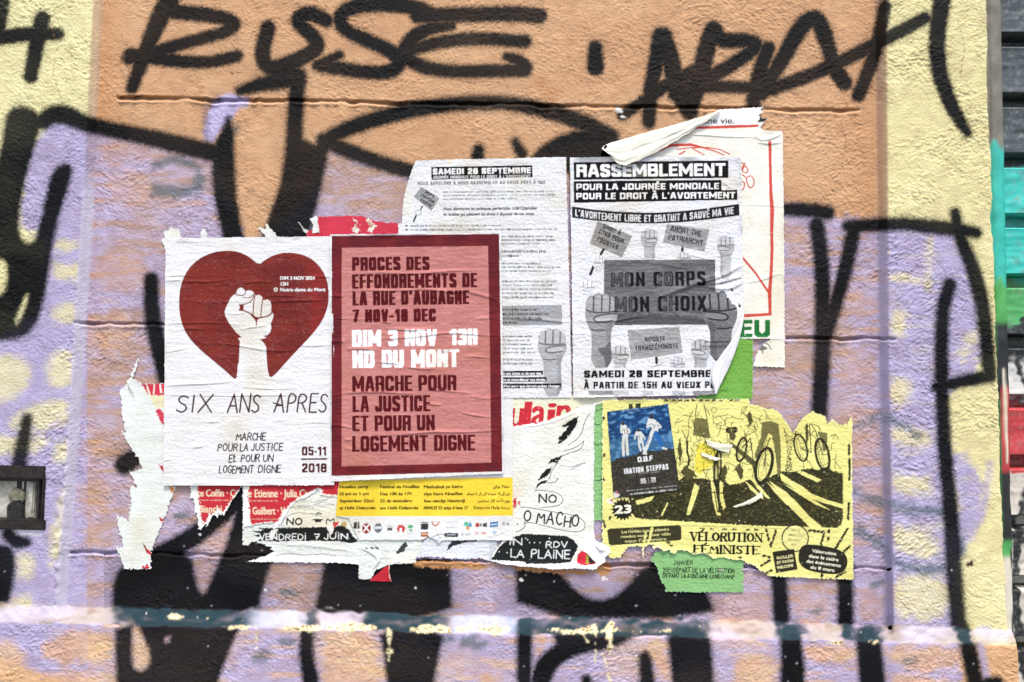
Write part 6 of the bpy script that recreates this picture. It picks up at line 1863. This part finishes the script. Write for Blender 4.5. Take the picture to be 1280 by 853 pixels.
s.poly([(904, 362), (912, 362), (918, 371), (924, 382), (929, 385), (924, 387), (916, 380), (910, 372)], C(250, 250, 250), None, rag=.4)
s.fuzz(898, 357, 928, 2.4, C(60, 60, 62), .9, None, rot=-16, seed=33); s.poly([(914, 360), (917, 363), (915.5, 365), (913, 362)], C(26, 26, 28)); s.poly([(923, 379), (926, 382), (926, 386), (923, 383)], C(50, 50, 52))
s.crease([(820, 372), (850, 362), (878, 352), (896, 348), (914, 340), (928, 330)], .0042, 2.2, .3); s.crease([(868, 352), (886, 356), (905, 352), (928, 345)], .0026, 1.6)
s.crease([(878, 350), (888, 346), (900, 343)], .0022, 1.3); s.crease([(880, 358), (900, 362), (918, 360), (929, 352)], .0026, 1.8)
s.crease([(722, 401), (744, 402.5), (768, 402), (790, 397), (812, 395)], .0018, 1.0); s.crease([(788, 327), (830, 330), (862, 338)], .0009, 1.2); s.crease([(714, 417), (728, 417.5), (740, 416)], .0008, 1)
s.crease([(855, 316), (875, 322), (896, 327)], .0009, 1); s.crease([(788, 288), (806, 290), (816, 286)], .0008, 1.0); s.crease([(836, 392), (858, 398), (894, 402)], .0008, 1.8); s.crease([(902, 226), (912, 234), (918, 240)], .0010, 1.6)
s.wrinkles(80, 182, .00042, lmin=10, lmax=55)
s.wrinkles(40, 183, .00045, (715, 280, 925, 460), lmin=12, lmax=60)
root_rally, ob = s.build("rally_poster", "black and white RASSEMBLEMENT poster of fists and placards, its lower right corner peeling", "poster", .0036, WALLGROUP, edge=.0024, rip=.00028, imprint=.00022,
                         lift=lambda x, y: .0035 * sstep(-22, 0, (x - np.interp(y, [300, 392, 434, 478, 494], [934, 930, 921, 902, 895]))) * sstep(360, 420, y))
flap("peeled_corner", [(930.3, 394), (928, 410), (921.5, 434), (912, 458), (902, 478), (895.5, 493.5)], [(926.5, 396), (922, 414), (910, 433), (895, 451), (889, 470), (893.5, 491)],
     lambda u: .0085 + .001 * np.sin(u * 3.1), lambda u: .0095 + .0045 * np.sin(u * 3.1), .0022, C(252, 252, 253), root_rally, n=60, m=22, seed=711, wr=.0004, label="white back of the poster curling over at its corner")

# ---- heart poster
s = Sheet(198, 290, 424, 614, C(236, 235, 234), seed=19)
s.outline([(206.3, 297.3), (414, 295), (418, 450), (418, 607), (310, 607.4), (203.6, 607.6), (205, 450)], .06, 3)
heart = [(323.6, 331.6), (311.6, 321), (297.7, 314.6), (283.7, 313.4), (265.8, 315.5), (247.8, 323.9), (233.9, 337.8), (225.5, 357), (223.4, 379.7), (225.9, 402), (233.9, 419.5), (245.8, 433.5), (261.8, 447.4), (279.7, 462), (291.5, 473), (294.7, 474.2), (296.4, 470), (297.6, 450),
         (330, 446), (333, 450), (335.6, 469), (338.5, 472.6), (345.5, 467), (357.5, 453), (372, 437.5), (389.4, 419.5), (403, 401.6), (409.5, 385), (411.4, 370), (409.6, 352), (403.3, 337.8), (391.4, 324.5), (375.4, 317.3), (357.5, 315.6), (343.5, 318.6), (331.6, 324.8)]
s.poly(smooth_poly(heart, 1), C(122, 42, 36), "heart_print", worn=.03)
red = s.part == s.pid("heart_print")
tt = fnoise(*s.sh, 50 * s.ss, 30 * s.ss, 191)
s.put(red & (tt > .4), C(134, 48, 38), alpha=.5); s.put(red & s.polymask([(385, 310), (420, 310), (420, 420), (392, 424)], 3, 12), C(144, 44, 42), alpha=.7); s.put(red & (tt < -.8), C(108, 36, 36), alpha=.5)
FW = C(236, 235, 234)
hand = [(297.6, 474), (299.2, 440), (299.8, 426.5), (297.5, 423), (302.5, 421.8), (295.5, 416), (290, 409), (286, 403.4), (281.5, 394.5), (280.8, 389.5), (283, 383), (286.1, 377.5), (288, 373), (291.4, 369.2), (294.6, 367.8), (296.4, 363), (298.5, 360.4), (301.5, 359.6), (304.5, 361.2),
        (306.5, 364), (309, 363.6), (312.5, 363), (316, 364.5), (318.4, 368), (321, 369.5), (324, 368.6), (327.3, 371), (329, 375), (331.5, 375.2), (334.5, 374.4), (338, 377), (339.2, 382), (338.8, 390), (340.4, 391), (342.2, 394), (341, 399), (338.4, 404.5), (339.2, 410), (337.8, 415.5), (334.8, 419),
        (331, 419.6), (329.4, 420.4), (333.6, 422.4), (330, 423.4), (325, 424.6), (330.2, 429.4), (332.6, 434), (333.5, 450), (335.5, 474)]
s.poly(hand, FW, "fist_print")
s.poly([(297.4, 470), (335.4, 470), (336.4, 480), (297, 480)], FW)
hc = C(122, 42, 36)
for q, r in (([(294.8, 368.3), (299.5, 369.6), (304, 369.8), (306.6, 367), (307.2, 363.6)], .55), ([(304, 371.6), (309, 373), (314, 371.6), (315.5, 369.6)], .55), ([(317.5, 367.5), (316.4, 373), (313, 377.5), (308, 380), (302.5, 381.2)], .6), ([(319.2, 367.6), (317.4, 376), (316.6, 385), (316.4, 394)], .65),
             ([(329, 372.6), (327.2, 381), (326.2, 392), (326, 396)], .65), ([(304.8, 388.6), (311, 391), (317, 395), (321, 398.4), (326, 397.2), (333, 396), (337.5, 394), (339.3, 391)], .8), ([(320.6, 398), (320.6, 403), (320.4, 407)], .55)):
    s.stroke(q, r, hc, "heart_print", smooth=2)
s.poly([(298.6, 380), (304.6, 381.6), (304.4, 388.2), (307, 389.8), (297.6, 388.4), (300, 385.4)], hc, "heart_print")
s.poly([(311, 391.6), (318, 396), (327, 397.4), (322, 399.6), (320.6, 405), (318.6, 400)], hc, "heart_print")
s.text("DIM 3 NOV 2024", 350.6, 345.6, 393.4, 349.8, FW, "lettering", bold=(.75, .4)); s.text("13H", 351, 352.8, 360, 357, FW, "lettering", bold=(.7, .4)); s.text("Notre dame du Mont", 350.4, 360, 406.6, 364.2, FW, "lettering", bold=(.75, .4))
s.poly(ell(344.6, 362.2, 2.7, 2.7), FW, "lettering"); s.poly(ell(344.6, 362.2, 1.2, 1.0), hc)
HN = C(70, 46, 50)
s.hand("SIX", 221, 494, 264, 515.5, 1.05, HN, "slogan", slant=.12, jit=.03); s.hand("ANS", 284, 494, 324, 515.5, 1.05, HN, "slogan", slant=.12, jit=.03); s.hand("APRES", 343, 493, 407.5, 515, 1.05, HN, "slogan", slant=.12, jit=.03)
s.stroke([(342, 504), (353, 507)], .9, HN, "slogan")
HD = C(52, 42, 48)
for t, x0, x1, y in (("MARCHE", 295, 331.5, 541.5), ("POUR", 272.5, 296.5, 555), ("LA", 300, 309.5, 555), ("JUSTICE", 314, 353, 554.5), ("Et", 286, 294, 569), ("POUR", 301.5, 324, 568.5), ("UN", 329, 341, 568.3), ("LOGEMENT", 274, 316, 582.6), ("DIGNE", 323, 350.5, 582)):
    s.hand(t.replace('Et', 'Et'), x0, y, x1, y + 9, .72, HD, "lettering", slant=.10, jit=.03)
s.block("05·11", 377.5, 558.4, 408, 569.8, 2.5, 2.0, C(82, 30, 36), "date_lettering", gap=1.2); s.stroke([(377.3, 574.2), (408.4, 573.9)], 1.0, C(96, 40, 46), "date_lettering"); s.block("2018", 377.5, 579.4, 408.4, 590.8, 2.5, 2.0, C(82, 30, 36), "date_lettering", gap=1.2)
for q in ([(206, 351), (214, 351), (228, 350)], [(224, 353), (240, 352), (262, 353), (282, 350)], [(214, 377), (240, 377), (262, 379), (300, 377)], [(282, 392), (296, 393), (308, 391)], [(205, 405), (240, 404), (270, 404), (300, 406)], [(226, 412), (240, 411), (256, 413)],
          [(206, 441), (222, 438), (240, 434)], [(242, 427), (262, 431), (285, 430), (318, 436), (360, 440)], [(300, 412), (318, 409), (335, 407)], [(310, 436), (340, 440), (372, 438)], [(338, 378), (368, 376), (410, 376)], [(368, 432), (390, 433), (414, 431)],
          [(203, 483), (224, 481), (262, 480), (292, 477)], [(205, 494), (240, 495), (300, 495), (360, 494), (414, 497)], [(304, 484), (340, 487), (376, 485)], [(380, 529), (396, 528), (412, 529)], [(204, 577), (210, 575), (216, 576)], [(240, 560), (256, 558)],
          [(390, 347), (404, 346), (416, 347)], [(330, 371), (352, 370), (380, 372)], [(300, 355), (322, 352), (340, 354)], [(260, 528), (275, 527)], [(340, 526), (360, 526)], [(204, 346), (226, 344), (245, 347)]):
    s.crease(q, random.uniform(.0008, .0015), random.uniform(.7, 1.0), .6)
s.wrinkles(46, 192, .0004, lmin=14, lmax=60)
root, ob = s.build("heart_poster", "white poster with a dark red heart and raised white fist, lettered SIX ANS APRES", "poster", .0044, WALLGROUP, edge=.0026, rip=.00028, imprint=.00014, dirt=.02)
reparent(ob["fist_print"], ob["heart_print"])

# ---- maroon poster
s = Sheet(404, 286, 636, 608, C(236, 234, 233), seed=20)
s.outline([(411.8, 292.6), (520, 291.8), (626, 291), (628.5, 400), (630, 592.5), (520, 597.5), (413, 602.5), (412.5, 450)], .05, 3)
s.poly([(414.6, 295.2), (623.8, 292.6), (626, 440), (627.8, 589.6), (520, 592.4), (414.3, 595.2)], C(108, 34, 40), "border")
s.poly([(427.3, 310), (610, 307.6), (612.4, 440), (614, 578.4), (520, 581), (427, 583.2)], C(200, 130, 124), "pink_panel")
bd = s.part == s.pid("border"); pk = s.part == s.pid("pink_panel")
t1 = fnoise(*s.sh, 30 * s.ss, 40 * s.ss, 201); t2 = fnoise(*s.sh, 14 * s.ss, 3 * s.ss, 202)
s.put(bd & (t1 > .3), C(122, 38, 42), alpha=.6); s.put(bd & (t1 < -.6), C(92, 30, 40), alpha=.5)
s.put(pk & (t2 > .5), C(212, 144, 136), alpha=.45); s.put(pk & (t2 < -.7), C(188, 120, 114), alpha=.4)
MR = C(88, 18, 24)
for t, x0, y0, x1, y1 in (("PROCES DES", 440, 321.5, 537, 338), ("EFFONDREMENTS DE", 440, 342.5, 596.5, 360), ("LA RUE D'AUBAGNE", 440.5, 364, 586.5, 381), ("7 NOV-18 DEC", 440.5, 386.8, 545, 402.4), ("MARCHE POUR", 440.3, 469.8, 570.5, 489), ("LA JUSTICE", 440.5, 495, 538, 514.6),
                          ("ET POUR UN", 440.3, 519.6, 543.5, 538.6), ("LOGEMENT DIGNE", 440.2, 544.6, 594, 564)):
    s.block(t, x0, y0 - .3, x1, y1 + .3, 4.25, 2.8, MR, "lettering", gap=.95, rot=-.7)
s.block("DIM 3 NOV", 440, 412.2, 546.5, 433, 5.5, 3.4, C(254, 253, 253), "white_lettering", gap=1.0, rot=-.6); s.block("13H", 562, 411.2, 597, 431.6, 5.5, 3.4, C(254, 253, 253), "white_lettering", gap=1.0, rot=-.6)
s.block("ND DU MONT", 440.4, 437.4, 574, 459.6, 5.7, 3.6, C(254, 253, 253), "white_lettering", gap=1.0, rot=-.6)
for q in ([(440, 342), (480, 341), (520, 343), (560, 339), (612, 338)], [(428, 364.6), (460, 363), (500, 364), (535, 361), (560, 366), (588, 364), (626, 375)], [(585, 366), (604, 370), (624, 377)], [(412, 370), (430, 371)], [(414, 398), (440, 400), (470, 399)], [(412, 428), (428, 427), (432, 429)],
          [(470, 424), (500, 423), (522, 421), (560, 416), (590, 418), (626, 421)], [(510, 413), (540, 418), (548, 414)], [(432, 437), (450, 436), (470, 438)], [(414, 495), (440, 491), (475, 490), (500, 492), (522, 493)], [(528, 487), (560, 489), (592, 493)], [(585, 496), (606, 499), (627, 497)],
          [(412, 532), (430, 533), (440, 536)], [(472, 545), (510, 543), (540, 540), (580, 541), (627, 538)], [(430, 551), (440, 550)], [(575, 516), (594, 520), (614, 522)], [(530, 505), (552, 507)], [(480, 411), (510, 413), (540, 412)], [(476, 403), (490, 404)], [(580, 447), (596, 446), (612, 448)],
          [(505, 459), (530, 462), (546, 461)], [(592, 400), (606, 398), (618, 399)], [(470, 453), (490, 454), (500, 456)], [(430, 562), (442, 562)]):
    s.crease(q, random.uniform(.0010, .0018), random.uniform(.75, 1.1), .6)
s.wrinkles(50, 203, .00045, lmin=14, lmax=60)
s.build("maroon_poster", "pink poster with a maroon border announcing PROCES DES EFFONDREMENTS in block capitals", "poster", .0052, WALLGROUP, edge=.0030, rip=.0003, imprint=.00014, dirt=.02)
